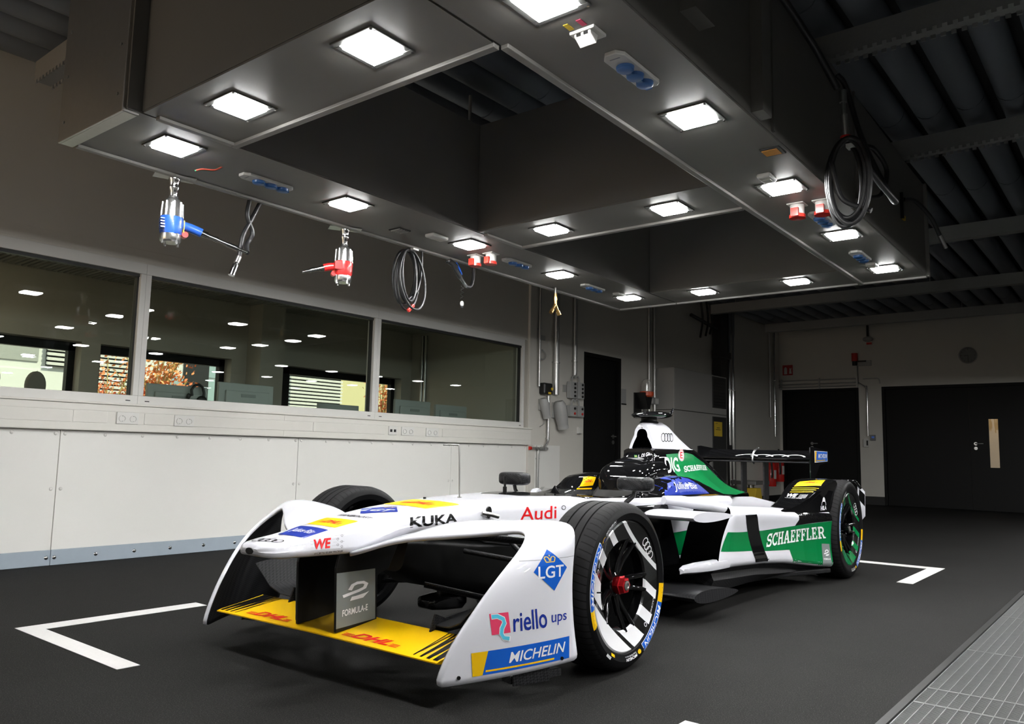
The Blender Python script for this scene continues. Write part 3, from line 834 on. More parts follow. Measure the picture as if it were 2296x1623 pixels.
# two gantries added out of view on the right to fill in light
for GO2, lab, LN in ((Vector((-0.10, 1.30, 0)), 'twin', (M_FILL, M_FILLS)), (Vector((-0.45, 7.6, 0)), 'rear twin', None)):
    ga2 = thing('lighting_gantry', '%s grey lighting gantry added out of view as fill light, right of the race car' % lab, 'gantry', (GO2.x, GO2.y, ZG), GT)
    for nm, v0, v1, a_, b_ in (('wall_side_beam', 0, .62, 0, 5.07), ('open_side_beam', 2.2, 2.68, 0, 5.07), ('near_cross_beam', .625, 2.195, .06, .51), ('far_cross_beam', .625, 2.195, 4.53, 5.07)):
        beam(ga2, nm, v0, v1, a_, b_, [], LPOS)
    for k, u in enumerate(US):
        lamp(0.385, u, 'square downlight, %s along the left beam of the added %s gantry' % (ORD[k], lab), GO=GO2, lens=LN)
        lamp(2.485, u + 0.03, 'square downlight, %s along the right beam of the added %s gantry' % (ORD[k], lab), GO=GO2, lens=LN)

def strip(v, u, lab, n=3, L=0.30):
    t = thing('socket_strip', lab, 'socket', tuple(gp(v, u, ZG + 0.004)), GT, 'blue socket strips under the gantry')
    h, w = L / 2, 0.042
    pl = [(-w*0.5, -h), (w*0.5, -h), (w, -h + 0.03), (w, h - 0.015), (w - 0.015, h), (-w + 0.015, h), (-w, h - 0.015), (-w, -h + 0.03)]
    mb = MB(); mb.prism(pl, -0.014, 0.004); mb.build('base_plate', M_WHITEPL, t, bevel=0.003)
    for k in range(n):
        uu = -h + 0.105 + k * 0.072
        mb = MB(); mb.lathe([(0, -0.030), (0.026, -0.030), (0.031, -0.026), (0.033, -0.012)], (0, uu, 0), 'Z', 20)
        mb.box((-0.012, uu + 0.024, -0.029), (0.012, uu + 0.036, -0.014))
        mb.build('socket_cap', M_BLUE, t, smooth=40)
    mb = MB(); mb.box((-0.02, -h + 0.03, -0.0145), (0.02, -h + 0.036, -0.014)); mb.build('print', P('grey_print', (0.25, 0.25, 0.27), 0.5, noise=0.02), t)
strip(0.325, 0.88, 'blue socket strip near the blue impact wrench')
strip(0.345, 3.01, 'blue socket strip beside the red power sockets on the wall side')
strip(0.345, 4.05, 'farthest blue socket strip on the wall-side beam')
strip(2.485, 0.91, 'blue socket strip beside the white data outlet')
strip(2.49, 3.12, 'blue socket strip behind the coiled black hose')
strip(2.44, 4.13, 'farthest blue socket strip on the open-side beam')
def small_box(v, u, lab, w=0.035, l=0.055):
    t = thing('sensor_box', lab, 'box', tuple(gp(v, u, ZG + 0.004)), GT, 'small white boxes under the gantry')
    mb = MB(); mb.box((-w, -l, -0.022), (w, l, 0.004)); mb.build('cover', M_WHITEPL, t, bevel=0.012, seg=3)
    mb = MB(); mb.box((-w*0.6, -l*0.2, -0.024), (w*0.6, l*0.5, -0.021)); mb.build('rocker', M_TRUNK, t, bevel=0.002)
small_box(0.345, 2.16, 'white switch box above the black cable coil', 0.04, 0.075)
small_box(0.40, 4.39, 'white box beside the farthest wall-side downlight')
small_box(2.48, 2.27, 'white box beside the third open-side downlight')
small_box(2.445, 4.43, 'white box beside the farthest open-side downlight')
t = thing('data_outlet', 'white data outlet with two ports under the open-side beam', 'outlet', tuple(gp(2.487, 0.615, ZG + 0.004)), GT)
mb = MB(); mb.box((-0.048, -0.04, -0.010), (0.048, 0.04, 0.004)); mb.build('plate', M_WHITEPL, t, bevel=0.003)
mb = MB(); mb.prism([(-0.034, -0.010), (0.014, -0.010), (0.004, -0.042), (-0.034, -0.020)], -0.032, 0.032, lambda u, v, w: (w, u, v)); mb.build('angled_body', M_WHITEPL, t, bevel=0.002)
for s in (-1, 1):
    mb = MB(); mb.bx((s * 0.014, -0.0345, -0.0155), (0.016, 0.004, 0.010)); mb.build('port', M_BLACKPL, t)
for k, (c, dv) in enumerate((((0.7, 0.5, 0.05), -0.03), ((0.6, 0.05, 0.12), 0.02))):
    t = thing('label_tag', ['small yellow tag by the data outlet', 'small red tag by the data outlet'][k], 'tag', tuple(gp(2.487 + dv, 0.545, ZG + 0.003)), GT, 'tags by the data outlet')
    mb = MB(); mb.box((-0.009, -0.02, -0.001), (0.009, 0.02, 0.002)); mb.build('tape', P('tag_%d' % k, c, 0.5, noise=0.05), t)
def cee(v, u, lab):
    t = thing('power_socket', lab, 'socket', tuple(gp(v, u, ZG + 0.004)), GT, 'red power sockets under the gantry')
    mb = MB(); mb.box((-0.045, -0.045, -0.006), (0.045, 0.045, 0.004)); mb.build('flange', M_WHITEPL, t, bevel=0.003)
    mb = MB(); mb.lathe([(0.038, -0.004), (0.037, -0.062), (0, -0.062)], n=24); mb.build('body', M_WHITEPL, t, smooth=40)
    mb = MB(); mb.lathe([(0.034, -0.055), (0.043, -0.06), (0.043, -0.078), (0, -0.080)], n=24); mb.box((-0.02, -0.052, -0.076), (0.02, -0.036, -0.030)); mb.build('flap', M_RED, t, smooth=40)
cee(0.215, 2.70, 'red power socket on the wall-side beam, nearer the wall')
cee(0.345, 2.715, 'red power socket on the wall-side beam, farther from the wall')
cee(2.455, 2.80, 'red power socket on the open-side beam, left of the hose coil')
cee(2.585, 2.815, 'red power socket on the open-side beam, behind the hose coil')
t = thing('orange_sensor', 'orange speaker plate under the open-side beam', 'sensor', tuple(gp(2.62, 1.965, ZG + 0.004)), GT)
mb = MB(); mb.box((-0.045, -0.05, -0.006), (0.045, 0.05, 0.004)); mb.build('frame', M_BLACKPL, t, bevel=0.002)
mb = MB(); mb.box((-0.04, -0.035, -0.008), (0.03, 0.035, -0.006)); mb.build('orange_face', M_ORANGE, t)
t = thing('vent_plate', 'dark square vent under the wall-side beam near the cable coil', 'vent', tuple(gp(0.24, 1.93, ZG + 0.004)), GT)
mb = MB(); mb.box((-0.05, -0.05, -0.006), (0.05, 0.05, 0.004)); mb.build('vent_frame', M_GASKET, t, bevel=0.002)
for k in range(5):
    mb = MB(); mb.box((-0.04, -0.04 + k * 0.018, -0.010), (0.04, -0.032 + k * 0.018, -0.005)); mb.build('slat', M_GREYBOX, t)
t = thing('wire_stub', 'green and red wire ends poking out of the gantry', 'wire', tuple(gp(0.28, 0.58, ZG)), GT)
for nm, c, dx in (('green_wire', (0.02, 0.22, 0.10), 0.0), ('red_wire', (0.35, 0.05, 0.03), 0.012)):
    mb = MB(); mb.tube(bez([(dx + 0.03, 0.05, 0.01), (dx + 0.01, 0.02, -0.015), (dx - 0.02, -0.03, -0.02), (dx - 0.035, -0.055, -0.03)]), 0.005, 6); mb.build(nm, P(nm, c, 0.4, noise=0.05), t, smooth=60)
# ================================================================= TOOLS AND HOSES ON THE GANTRY
M_TBLUE, M_TRED = P('tool_blue', (0.02, 0.09, 0.42), 0.3, coat=0.4, noise=0.05), P('tool_red', (0.62, 0.02, 0.02), 0.28, coat=0.4, noise=0.05)
M_TSIL = P('tool_silver', (0.62, 0.62, 0.61), 0.22, 0.95, noise=0.05)
def wrench(loc, rz, mt, lab, sc, handle_pts, fitting):
    t = thing('impact_wrench', lab, 'impact wrench', loc, rz)
    t.scale = (sc, sc, sc)
    mb = MB(); mb.lathe([(0, 0.0), (0.030, 0.0), (0.030, -0.012), (0.026, -0.02), (0.024, -0.045), (0.028, -0.05), (0.028, -0.058), (0.020, -0.075), (0.018, -0.105), (0, -0.105)], n=20)
    mb.build('drive_socket', M_CHROME, t, smooth=35)
    mb = MB(); mb.lathe([(0, -0.10), (0.024, -0.10), (0.026, -0.112), (0.040, -0.122), (0.046, -0.14), (0.050, -0.19), (0.052, -0.215), (0, -0.215)], n=24)
    for k in range(8):
        a = 2 * pi * k / 8; mb.cyl((0.048*cos(a), 0.048*sin(a), -0.135), (0.052*cos(a), 0.052*sin(a), -0.212), 0.006, n=6)
    mb.build('hammer_case', M_TSIL, t, smooth=35)
    mb = MB(); mb.lathe([(0, -0.213), (0.056, -0.213), (0.058, -0.225), (0.055, -0.29), (0.050, -0.305), (0, -0.305)], n=24)
    mb.bx((0.035, 0.03, -0.245), (0.05, 0.05, 0.05)); mb.build('motor_housing', mt, t, smooth=35)
    for k in range(4):
        mb = MB(); mb.bx((-0.05, -0.02 - 0.005*k, -0.232 - 0.016 * k), (0.02, 0.05, 0.007)); mb.build('cooling_rib', mt, t)
    mb = MB(); mb.lathe([(0, -0.303), (0.052, -0.303), (0.052, -0.335), (0.045, -0.345), (0, -0.345)], n=24)
    for a in (0.5, 2.0, 3.6, 5.2): mb.cyl((0.046*cos(a), 0.046*sin(a), -0.30), (0.046*cos(a), 0.046*sin(a), -0.356), 0.007, n=8)
    mb.build('end_plate', M_TSIL, t, smooth=35)
    mb = MB(); mb.bx((0.057, -0.012, -0.255), (0.004, 0.034, 0.062), Matrix.Rotation(0.0, 3, 'Z')); mb.build('rating_label', M_YELLOW, t)
    hp = [Vector(p) for p in handle_pts]
    mb = MB(); mb.tube(bez(hp, 5), [0.030] * 3 + [0.024] * (5*(len(hp)-1) + 1 - 3), 12); mb.build('handle', mt, t, smooth=50)
    mb = MB(); d = (hp[-1] - hp[-2]).normalized()
    p = hp[-1]
    for L_, r_ in ((0.03, 0.017), (0.035, 0.012), (0.02, 0.015), (0.05, 0.010)):
        mb.cyl(p, p + d * L_, r_, n=12); p = p + d * L_
    if fitting: mb.cyl(p, p + d * 0.06, 0.014, n=12); p = p + d * 0.06; mb.cyl(p, p + d * 0.05, 0.009, n=12); p = p + d * 0.05
    mb.build('air_fitting', M_CHROME, t, smooth=40)
    mb = MB(); q = hp[0].lerp(hp[1], 0.6) + Vector((0, 0, -0.045)); mb.cyl(q + Vector((0, -0.02, 0)), q + Vector((0, 0.02, 0)), 0.016, n=12); mb.build('trigger', M_TRED, t, smooth=40)
    mb = MB(); mb.box((-0.10, -0.045, 0.0), (0.10, 0.045, 0.004)); mb.build('holder_plate', M_STEEL, t)
    return t, Matrix.Translation(loc) @ Matrix.Rotation(rz, 4, 'Z') @ (p * sc)
b0 = gp(-0.01, 0.56, ZG - 0.005)
_, pe = wrench(tuple(b0), GT + 1.25, M_TBLUE, 'blue and silver air impact wrench hanging from the gantry edge', 1.0,
               [(0.03, 0.0, -0.245), (0.09, 0.0, -0.252), (0.15, -0.005, -0.27)], True)
wrench(tuple(gp(-0.015, 1.70, ZG - 0.005)), GT - 2.1, M_TRED, 'red and silver air impact wrench hanging from the gantry edge', 1.0,
       [(0.03, 0.0, -0.245), (0.08, 0.0, -0.25), (0.12, 0.0, -0.262)], False)

def hose(name, pts, r, lab, parts=(), cat='hose', mat=None, n=10, loc=None):
    pts = [Vector(p) for p in pts]
    base = Vector(loc) if loc else pts[0]
    t = thing(name, lab, cat, tuple(base))
    mb = MB(); mb.tube([p - base for p in bez(pts, n)], r, 10); mb.build('hose', mat or M_RUBBER, t, smooth=60)
    for nm, p0, p1, r0, mt in parts:
        mb = MB(); mb.cyl(Vector(p0) - base, Vector(p1) - base, r0, n=14); mb.build(nm, mt, t, smooth=40, bevel=0.002)
    return t
# hose of the blue wrench with chrome quick coupling hanging down
h0 = gp(0.0, 1.02)
hose('air_hose', [gp(0.0, 1.0), gp(0.0, 0.99, ZG - 0.10), gp(0.0, 1.03, ZG - 0.19), gp(0.0, 1.0, ZG - 0.26), tuple(pe)], 0.013, 'black air hose looping from the blue impact wrench to the gantry')
a, b, c = gp(0.0, 0.955, ZG - 0.34), gp(0.0, 0.94, ZG - 0.38), gp(0.0, 0.915, ZG - 0.455)
hose('air_hose', [gp(0.0, 1.07), gp(0.0, 1.02, ZG - 0.11), gp(0.0, 0.97, ZG - 0.22), a], 0.013, 'short black air hose ending in a chrome coupling',
     [('ferrule', a, b, 0.015, M_STEEL), ('coupling', b + (b-a)*0.25, c, 0.018, M_CHROME), ('collar', b, b + (b-a)*0.3, 0.010, M_CHROME)])
# black cable coil with red end
t = thing('cable_coil', 'coiled black cable with a red end hanging from the gantry', 'cable', tuple(gp(0.03, 2.22, ZG)))
rot = Matrix.Rotation(GT + 0.15, 3, 'Z'); rnd = random.Random(4)
for k in range(6):
    cx_, ry, rz_ = rnd.uniform(-0.02, 0.03), 0.125 + rnd.uniform(-0.035, 0.02), 0.20 + rnd.uniform(-0.03, 0.015)
    mb = MB(); pts = []
    for i in range(37):
        a = 2 * pi * i / 36
        pts.append(rot @ Vector((0.012 * k - 0.03 + 0.02 * sin(a + k), ry * sin(a) + cx_ * (1 - cos(a)) * 0.5, -0.03 - rz_ + rz_ * cos(a))))
    mb.tube(pts, 0.0085, 8); mb.build('loop', M_RUBBER, t, smooth=60)
mb = MB(); mb.tube([rot @ Vector(p) for p in bez([(0, 0.15, 0.0), (0, 0.155, -0.12), (0, 0.12, -0.28), (0, 0.03, -0.36), (0, -0.02, -0.39)])], 0.008, 8); mb.build('tail', M_RUBBER, t, smooth=60)
mb = MB(); mb.bx(rot @ Vector((0.0, 0.045, -0.425)), (0.018, 0.022, 0.07), Matrix.Rotation(-0.8, 3, 'X')); mb.build('red_end', M_RED, t, bevel=0.003)
mb = MB(); mb.bx((0, 0.02, -0.03), (0.10, 0.05, 0.012)); mb.build('tie', M_WHITEPL, t)
# air gun with coiled lanyard
t = thing('blow_gun', 'black air gun with a coiled cord hanging from the gantry', 'air gun', tuple(gp(0.02, 2.70, ZG)))
mb = MB(); mb.cyl((0, -0.07, -0.02), (0, 0.01, -0.05), 0.022, n=12); mb.cyl((0, -0.03, -0.04), (0, 0.06, -0.12), 0.018, n=12); mb.build('body', M_BLACKPL, t, smooth=40)
mb = MB(); mb.tube([(0.01, 0.0, -0.02), (0.015, 0.05, -0.085), (0.012, 0.06, -0.10)], 0.007, 6); mb.build('lever', M_TBLUE, t)
mb = MB(); mb.cyl((0, 0.06, -0.12), (0, 0.13, -0.175), 0.012, n=10); mb.cyl((0, -0.07, -0.02), (0, -0.08, -0.015), 0.016, n=10); mb.build('fitting', M_CHROME, t, smooth=40)
mb = MB(); mb.tube(bez([(0, 0.13, -0.175), (0, 0.175, -0.165), (0, 0.20, -0.10), (0, 0.20, 0.0)]), 0.012, 8); mb.build('hose', M_RUBBER, t, smooth=60)
mb = MB(); mb.tube([(0.006 * sin(k * 0.9), 0.085 + 0.012 * sin(k * 0.9 + 1.5), -0.16 - k * 0.0045) for k in range(26)], 0.0022, 5); mb.build('coiled_cord', M_BLACKPL, t)
mb = MB(); mb.sphere((0, 0.085, -0.31), (0.012, 0.016, 0.020)); mb.build('tag', M_WHITEPL, t, smooth=60); mb = MB(); mb.sphere((0, 0.085, -0.335), 0.012); mb.build('bead', M_BLACKPL, t, smooth=60)
# brass Y splitter
t = thing('brass_splitter', 'brass Y-shaped air splitter hanging on a cord from the gantry', 'air fitting', tuple(gp(0.08, 3.89, ZG)))
mb = MB(); mb.cyl((0, 0, 0), (0, 0, -0.06), 0.010, n=10); mb.build('cord', M_STEEL, t, smooth=40)
mb = MB(); mb.cyl((0, 0, -0.05), (0, 0, -0.15), 0.013, n=12); mb.cyl((0, 0, -0.08), (0, 0, -0.11), 0.017, n=6)
for s in (-1, 1): mb.cyl((0, 0, -0.14), (0, s * 0.055, -0.215), 0.012, n=12); mb.cyl((0, s * 0.035, -0.19), (0, s * 0.06, -0.222), 0.017, n=12)
mb.build('fitting', M_BRASS, t, smooth=40)
# hoses on the open side
hb = gp(2.71, 2.42, ZG + 0.34)
t = thing('hose_coil', 'thick coil of black hose hanging on the open side of the gantry', 'hose', tuple(gp(2.82, 2.42, ZG)))
rnd = random.Random(9); rot = Matrix.Rotation(radians(-72), 3, 'Z')
for k in range(5):
    mb = MB(); pts = []; ry, rz_ = 0.075 + rnd.uniform(-0.02, 0.025), 0.215 + rnd.uniform(-0.02, 0.02); off = rnd.uniform(-0.015, 0.02)
    for i in range(37):
        a = 2 * pi * i / 36
        pts.append(rot @ Vector((0.018 * k - 0.04 + 0.02*sin(a), ry * sin(a) + off, 0.16 - rz_ + rz_ * cos(a))))
    mb.tube(pts, 0.012, 8); mb.build('loop', M_RUBBER, t, smooth=60)
mb = MB(); mb.tube([rot @ Vector(p) for p in bez([(0.02, -0.07, 0.05), (0.02, -0.03, -0.13), (0.02, 0.06, -0.19), (0.03, 0.10, -0.21)])], 0.013, 8); mb.build('tail', M_RUBBER, t, smooth=60)
mb = MB(); mb.cyl((0, -0.03, 0.28), (0, -0.01, 0.17), 0.018, n=14); mb.cyl((0, -0.035, 0.40), (0, -0.032, 0.34), 0.018, n=14); mb.cyl((0, -0.034, 0.35), (0, -0.03, 0.27), 0.011, n=14); mb.build('coupling', M_STEEL, t, smooth=40)
mb = MB(); mb.lathe([(0.026, 0), (0.026, 0.012)], (0, -0.008, 0.165), n=16); mb.build('red_ring', M_RED, t, smooth=40)
mb = MB(); mb.bx((0.02, 0.03, 0.135), (0.05, 0.05, 0.018)); mb.build('tie', M_WHITEPL, t)
hose('air_hose', [gp(2.70, 1.10, ZG + 0.68), gp(2.72, 1.50, ZG + 0.66), gp(2.73, 1.80, ZG + 0.63), gp(2.76, 2.15, ZG + 0.54), gp(2.80, 2.36, ZG + 0.41)], 0.017, 'black hose running along the gantry side down to the hose coil')
hose('air_hose', [gp(2.71, 2.7, ZG + 0.64), gp(2.74, 2.75, ZG + 0.58), gp(2.80, 2.80, ZG + 0.30), gp(2.92, 2.80, ZG - 0.02), gp(2.96, 2.76, ZG - 0.08), gp(2.92, 2.62, ZG - 0.02), gp(2.88, 2.55, ZG + 0.06)], 0.014, 'long black hose hanging in a loop right of the hose coil')
def clip_hose(u, dz, lab, pts, end):
    base = gp(2.68, u, ZG + dz)
    t = thing('hose_clip', lab, 'hose', tuple(base))
    def L(v, w, z): return GV * v + GU * w + Vector((0, 0, z))
    mb = MB(); mb.box((0, -0.012, -0.08), (0.02, 0.012, 0.10)); mb.build('bracket', M_BLACKPL, t)
    mb = MB(); mb.bx(L(0.012, 0.03, -0.07), (0.012, 0.05, 0.03)); mb.build('yellow_tab', M_YELLOW, t)
    P_ = [L(*p) for p in pts]
    mb = MB(); mb.tube(bez(P_), 0.014, 8); mb.build('hose', M_RUBBER, t, smooth=60)
    mb = MB(); e0 = P_[-1]; d_ = (P_[-1] - P_[-2]).normalized(); mb.cyl(e0, e0 + d_ * 0.05, 0.016, n=12); mb.cyl(e0 + d_ * 0.05, e0 + d_ * 0.12, 0.014, n=12); mb.build('coupling', M_STEEL, t, smooth=40)
clip_hose(3.2, 0.36, 'bracket on the gantry side with a curled black hose', [(0.02, 0, 0.05), (0.06, 0.10, 0.06), (0.10, 0.22, -0.04), (0.08, 0.16, -0.20), (0.04, 0.0, -0.26)], 0)
clip_hose(4.25, 0.33, 'farthest bracket on the gantry side with a drooping black hose', [(0.02, 0, 0.05), (0.07, 0.12, 0.06), (0.13, 0.30, -0.02), (0.16, 0.42, -0.12)], 0)
t = thing('hose_bracket', 'black hose bracket near the top of the open-side beam', 'bracket', tuple(gp(2.69, 1.30, ZG + 0.60)), GT)
mb = MB(); mb.sphere((0.02, 0, 0), (0.03, 0.035, 0.04)); mb.box((0, -0.15, 0.0), (0.012, 0.28, 0.02)); mb.build('mount', M_BLACKPL, t, smooth=40)
mb = MB(); mb.box((0.0, 0.05, -0.05), (0.01, 0.24, -0.035)); mb.build('yellow_strip', M_YELLOW, t)

# ================================================================= FITTINGS ON THE LEFT WALL
XW = XL + 0.03
def pipe(name, lab, pts, r, clips=(), cat='pipe', mat=None):
    base = Vector(pts[0])
    t = thing(name, lab, cat, tuple(pts[-1]))
    b2 = Vector(pts[-1])
    mb = MB(); mb.tube([Vector(p) - b2 for p in pts], r, 12); mb.build('pipe', mat or M_ZINC, t, smooth=50)
    for c_ in clips:
        mb = MB(); c_ = Vector(c_) - b2; mb.cyl(c_ - Vector((0, 0, 0.008)), c_ + Vector((0, 0, 0.008)), r * 1.35, n=12); mb.bx(c_ - Vector((0.02, 0, 0)), (0.03, 0.02, 0.014)); mb.build('clip', M_STEEL, t, smooth=40)
    return t
pipe('conduit_pipe', 'zinc conduit right beside the wall edge', [(XW, 7.565, 3.5), (XW, 7.565, 1.60)], 0.016, [(XW, 7.565, 2.3)])
pipe('conduit_pipe', 'short bright conduit below the black switch box', [(XW, 7.76, 1.50), (XW, 7.76, 0.95), (XW, 7.72, 0.90), (XW, 7.68, 0.865)], 0.018, [(XW, 7.76, 1.42), (XW, 7.76, 0.98)])
pipe('conduit_pipe', 'lowest conduit on the wall running to the floor below the taps', [(XW, 7.565, 0.83), (XW, 7.565, 0.02)], 0.017, [(XW, 7.565, 0.74)])
pipe('conduit_pipe', 'thick zinc pipe above the grey wall plug', [(XW + 0.01, 7.895, 3.5), (XW + 0.01, 7.895, 1.52)], 0.038, [(XW + 0.01, 7.895, 1.92)])
pipe('conduit_pipe', 'zinc conduit above the grey switch boxes', [(XW, 8.315, 3.5), (XW, 8.315, 1.80)], 0.030, [(XW, 8.315, 1.98), (XW, 8.315, 2.9)])
t = thing('switch_box', 'black switch box with yellow knob on the wall by the windows', 'switch', (XW - 0.03, 7.685, 1.508))
mb = MB(); mb.box((0, -0.085, 0), (0.09, 0.085, 0.14)); mb.build('housing', M_BLACKPL, t, bevel=0.02, seg=3)
mb = MB(); mb.cyl((0.09, 0.06, 0.07), (0.10, 0.06, 0.07), 0.018); mb.box((0.09, -0.01, 0.005), (0.094, 0.045, 0.03)); mb.build('yellow_knob', M_YELLOW, t)
def plug(y, z, lab, s, tilt):
    t = thing('wall_plug', lab, 'power socket', (XW - 0.03, y, z), 0, 'tilted grey power sockets on the left wall')
    mb = MB(); R_ = Matrix.Rotation(tilt, 3, 'X')
    mb.lathe([(0.0, 0.14*s), (0.05*s, 0.14*s), (0.075*s, 0.10*s), (0.08*s, -0.02*s), (0.07*s, -0.10*s), (0.06*s, -0.17*s), (0, -0.17*s)], (0.085*s, 0, 0), n=20, M=R_)
    mb.build('body', M_GREYBOX, t, smooth=40)
    mb = MB(); mb.lathe([(0.066*s, -0.15*s), (0.066*s, -0.19*s), (0.05*s, -0.192*s)], (0.085*s, 0, 0), n=20, M=R_); mb.build('cap', M_GREYBOX, t, smooth=40)
    mb = MB(); mb.lathe([(0.05*s, -0.189*s), (0, -0.187*s)], (0.085*s, 0, 0), n=20, M=R_); mb.build('red_insert', M_RED, t)
    mb = MB(); mb.box((0, -0.07*s, -0.06*s), (0.03, 0.07*s, 0.12*s)); mb.build('back_plate', M_GREYBOX, t, bevel=0.004)
plug(7.645, 1.36, 'small grey tilted wall plug with a red insert', 0.75, 0.35)
plug(7.94, 1.30, 'large grey tilted wall plug with a red insert', 1.05, 0.30)
t = thing('cable_hook', 'thin loose cable loop on the wall under the small plug', 'cable', (XW, 7.66, 1.14))
mb = MB(); mb.tube(bez([(0, -0.01, 0.12), (0.01, 0.03, 0.05), (0, -0.01, 0.0), (0, -0.06, -0.02)]), 0.005, 6); mb.build('cable', M_GREYBOX, t, smooth=60)
t = thing('cable_hook', 'grey cable hook beside the upper conduit', 'cable', (XW, 7.62, 1.95))
mb = MB(); mb.tube(bez([(0, 0.0, 0.10), (0.01, 0.06, 0.04), (0, 0.02, -0.02), (0, -0.05, 0.0)]), 0.008, 6); mb.build('cable', M_GREYBOX, t, smooth=60)
t = thing('name_plate', 'small grey plate on the wall beside the upper conduit', 'plate', (XL, 7.64, 2.17))
mb = MB(); mb.box((0, -0.05, 0), (0.008, 0.07, 0.06)); mb.build('plate', M_GREYBOX, t, bevel=0.001)
t = thing('air_taps', 'row of small metal air taps below the wall edge', 'tap', (XW - 0.02, 7.565, 0.86))
for y in (-0.12, -0.04, 0.06, 0.13):
    mb = MB(); mb.cyl((0.03, y - 0.03, 0), (0.03, y + 0.03, 0), 0.018, n=12); mb.cyl((0.0, y, 0), (0.07, y, 0.0), 0.013, n=10); mb.cyl((0.03, y, 0), (0.03, y, 0.035), 0.008, n=8); mb.build('tap', M_ZINC, t, smooth=40)
mb = MB(); mb.cyl((0.03, -0.19, 0), (0.03, -0.15, 0.0), 0.022, n=12); mb.build('red_cap', M_RED, t, smooth=40)
mb = MB(); mb.cyl((0.03, -0.15, 0), (0.03, 0.18, 0), 0.010, n=10); mb.cyl((0.03, 0, 0), (0.03, 0, -0.06), 0.010, n=10); mb.build('manifold', M_ZINC, t, smooth=40)
def swbox(z, lab, rows, h):
    t = thing('button_box', lab, 'switch', (XL, 8.325, z), 0, 'grey button boxes by the black door')
    mb = MB(); mb.box((0, -0.23, h*0.35), (0.012, 0.2, h*0.35 + 0.09)); mb.build('rail', M_ZINC, t)
    for s in (-1, 1):
        mb = MB(); mb.box((0.012, s*0.085 - 0.07, 0), (0.075, s*0.085 + 0.065, h)); bo = mb.build('housing', M_GREYBOX, t, bevel=0.006)
        for k in range(rows):
            mb = MB(); zz = h * (k + 0.6) / (rows + 0.2); mb.cyl((0.075, s*0.085 + 0.02, zz), (0.085, s*0.085 + 0.02, zz), 0.016, n=14)
            mb.build('button', M_RED if (rows == 2 and k == 0) else M_BLACKPL, bo, smooth=40)
        mb = MB(); mb.tube(bez([(0.04, s*0.085, h), (0.04, s*0.07, h + 0.06), (0.04, s*0.03, h + 0.08), (0.03, 0, h + 0.05)]), 0.010, 8); mb.build('conduit_bend', M_GREYBOX, t, smooth=60)
swbox(1.50, 'upper pair of grey button boxes left of the black door', 4, 0.21)
swbox(1.27, 'lower pair of grey button boxes with red buttons', 2, 0.14)
t = thing('light_switch', 'single white light switch beside the black door', 'switch', (XL, 8.46, 1.06))
mb = MB(); mb.box((0, -0.045, 0), (0.035, 0.045, 0.085)); mb.build('housing', M_WHITEPL, t, bevel=0.004)
mb = MB(); mb.box((0.035, -0.03, 0.015), (0.04, 0.03, 0.07)); mb.build('rocker', M_TRUNK, t, bevel=0.002)
t = thing('door_plate', 'grey sign plate right of the black door', 'plate', (XL, 9.56, 1.51))
mb = MB(); mb.box((0, -0.06, 0), (0.006, 0.065, 0.21)); mb.build('plate', M_GREYBOX, t); mb = MB(); mb.box((0.006, -0.06, -0.012), (0.012, 0.065, 0.006)); mb.build('edge', M_BLACKPL, t)
# orange warning beacon
t = thing('warning_beacon', 'orange warning beacon with clear dome on a black bracket', 'beacon', (XL, 10.0, 1.33))
mb = MB(); mb.box((0, -0.16, 0), (0.02, 0.03, 0.36)); mb.prism([(-0.14, 0.36), (0.06, 0.36), (0.10, 0.32), (0.03, 0.13), (-0.03, 0.13)], 0.02, 0.16, lambda u, v, w: (w, u, v)); mb.build('bracket', M_BLACKPL, t)
mb = MB(); mb.lathe([(0.07, 0.30), (0.10, 0.32), (0.10, 0.375), (0.085, 0.38), (0, 0.38)], (0.12, 0.0, 0), n=24); mb.build('orange_base', P('beacon_orange', (0.85, 0.10, 0.02), 0.3, noise=0.05), t, smooth=40)
mb = MB(); mb.lathe([(0.078, 0.38), (0.080, 0.46), (0.07, 0.52), (0.045, 0.555), (0, 0.565)], (0.12, 0, 0), n=24); mb.build('dome', P('clear_dome', (0.75, 0.72, 0.68), 0.15, noise=0.02, alpha=0.35), t, smooth=60)
mb = MB(); mb.cyl((0.12, 0, 0.38), (0.12, 0, 0.50), 0.025, n=12); mb.build('bulb', M_CHROME, t, smooth=40)
for dy, lab in ((0, 'left conduit of the pair left of the wall cabinet'), (0.16, 'right conduit of the pair left of the wall cabinet')):
    pipe('conduit_pipe', lab, [(XW, 10.23 + dy, 3.5), (XW, 10.23 + dy, 1.35)], 0.022, [(XW, 10.23 + dy, 1.78)])
for dy, lab in ((0, 'small junction box on the left conduit behind the roll hoop'), (0.16, 'small junction box on the right conduit behind the roll hoop')):
    t = thing('junction_box', lab, 'box', (XL, 10.25 + dy, 1.55), 0, 'junction boxes by the cabinet'); mb = MB(); mb.box((0, -0.06, 0), (0.06, 0.06, 0.10)); mb.build('housing', M_GREYBOX, t, bevel=0.005)
    mb = MB(); mb.box((0.06, -0.045, 0.015), (0.064, 0.045, 0.085)); mb.build('lid', M_WHITEPL, t)
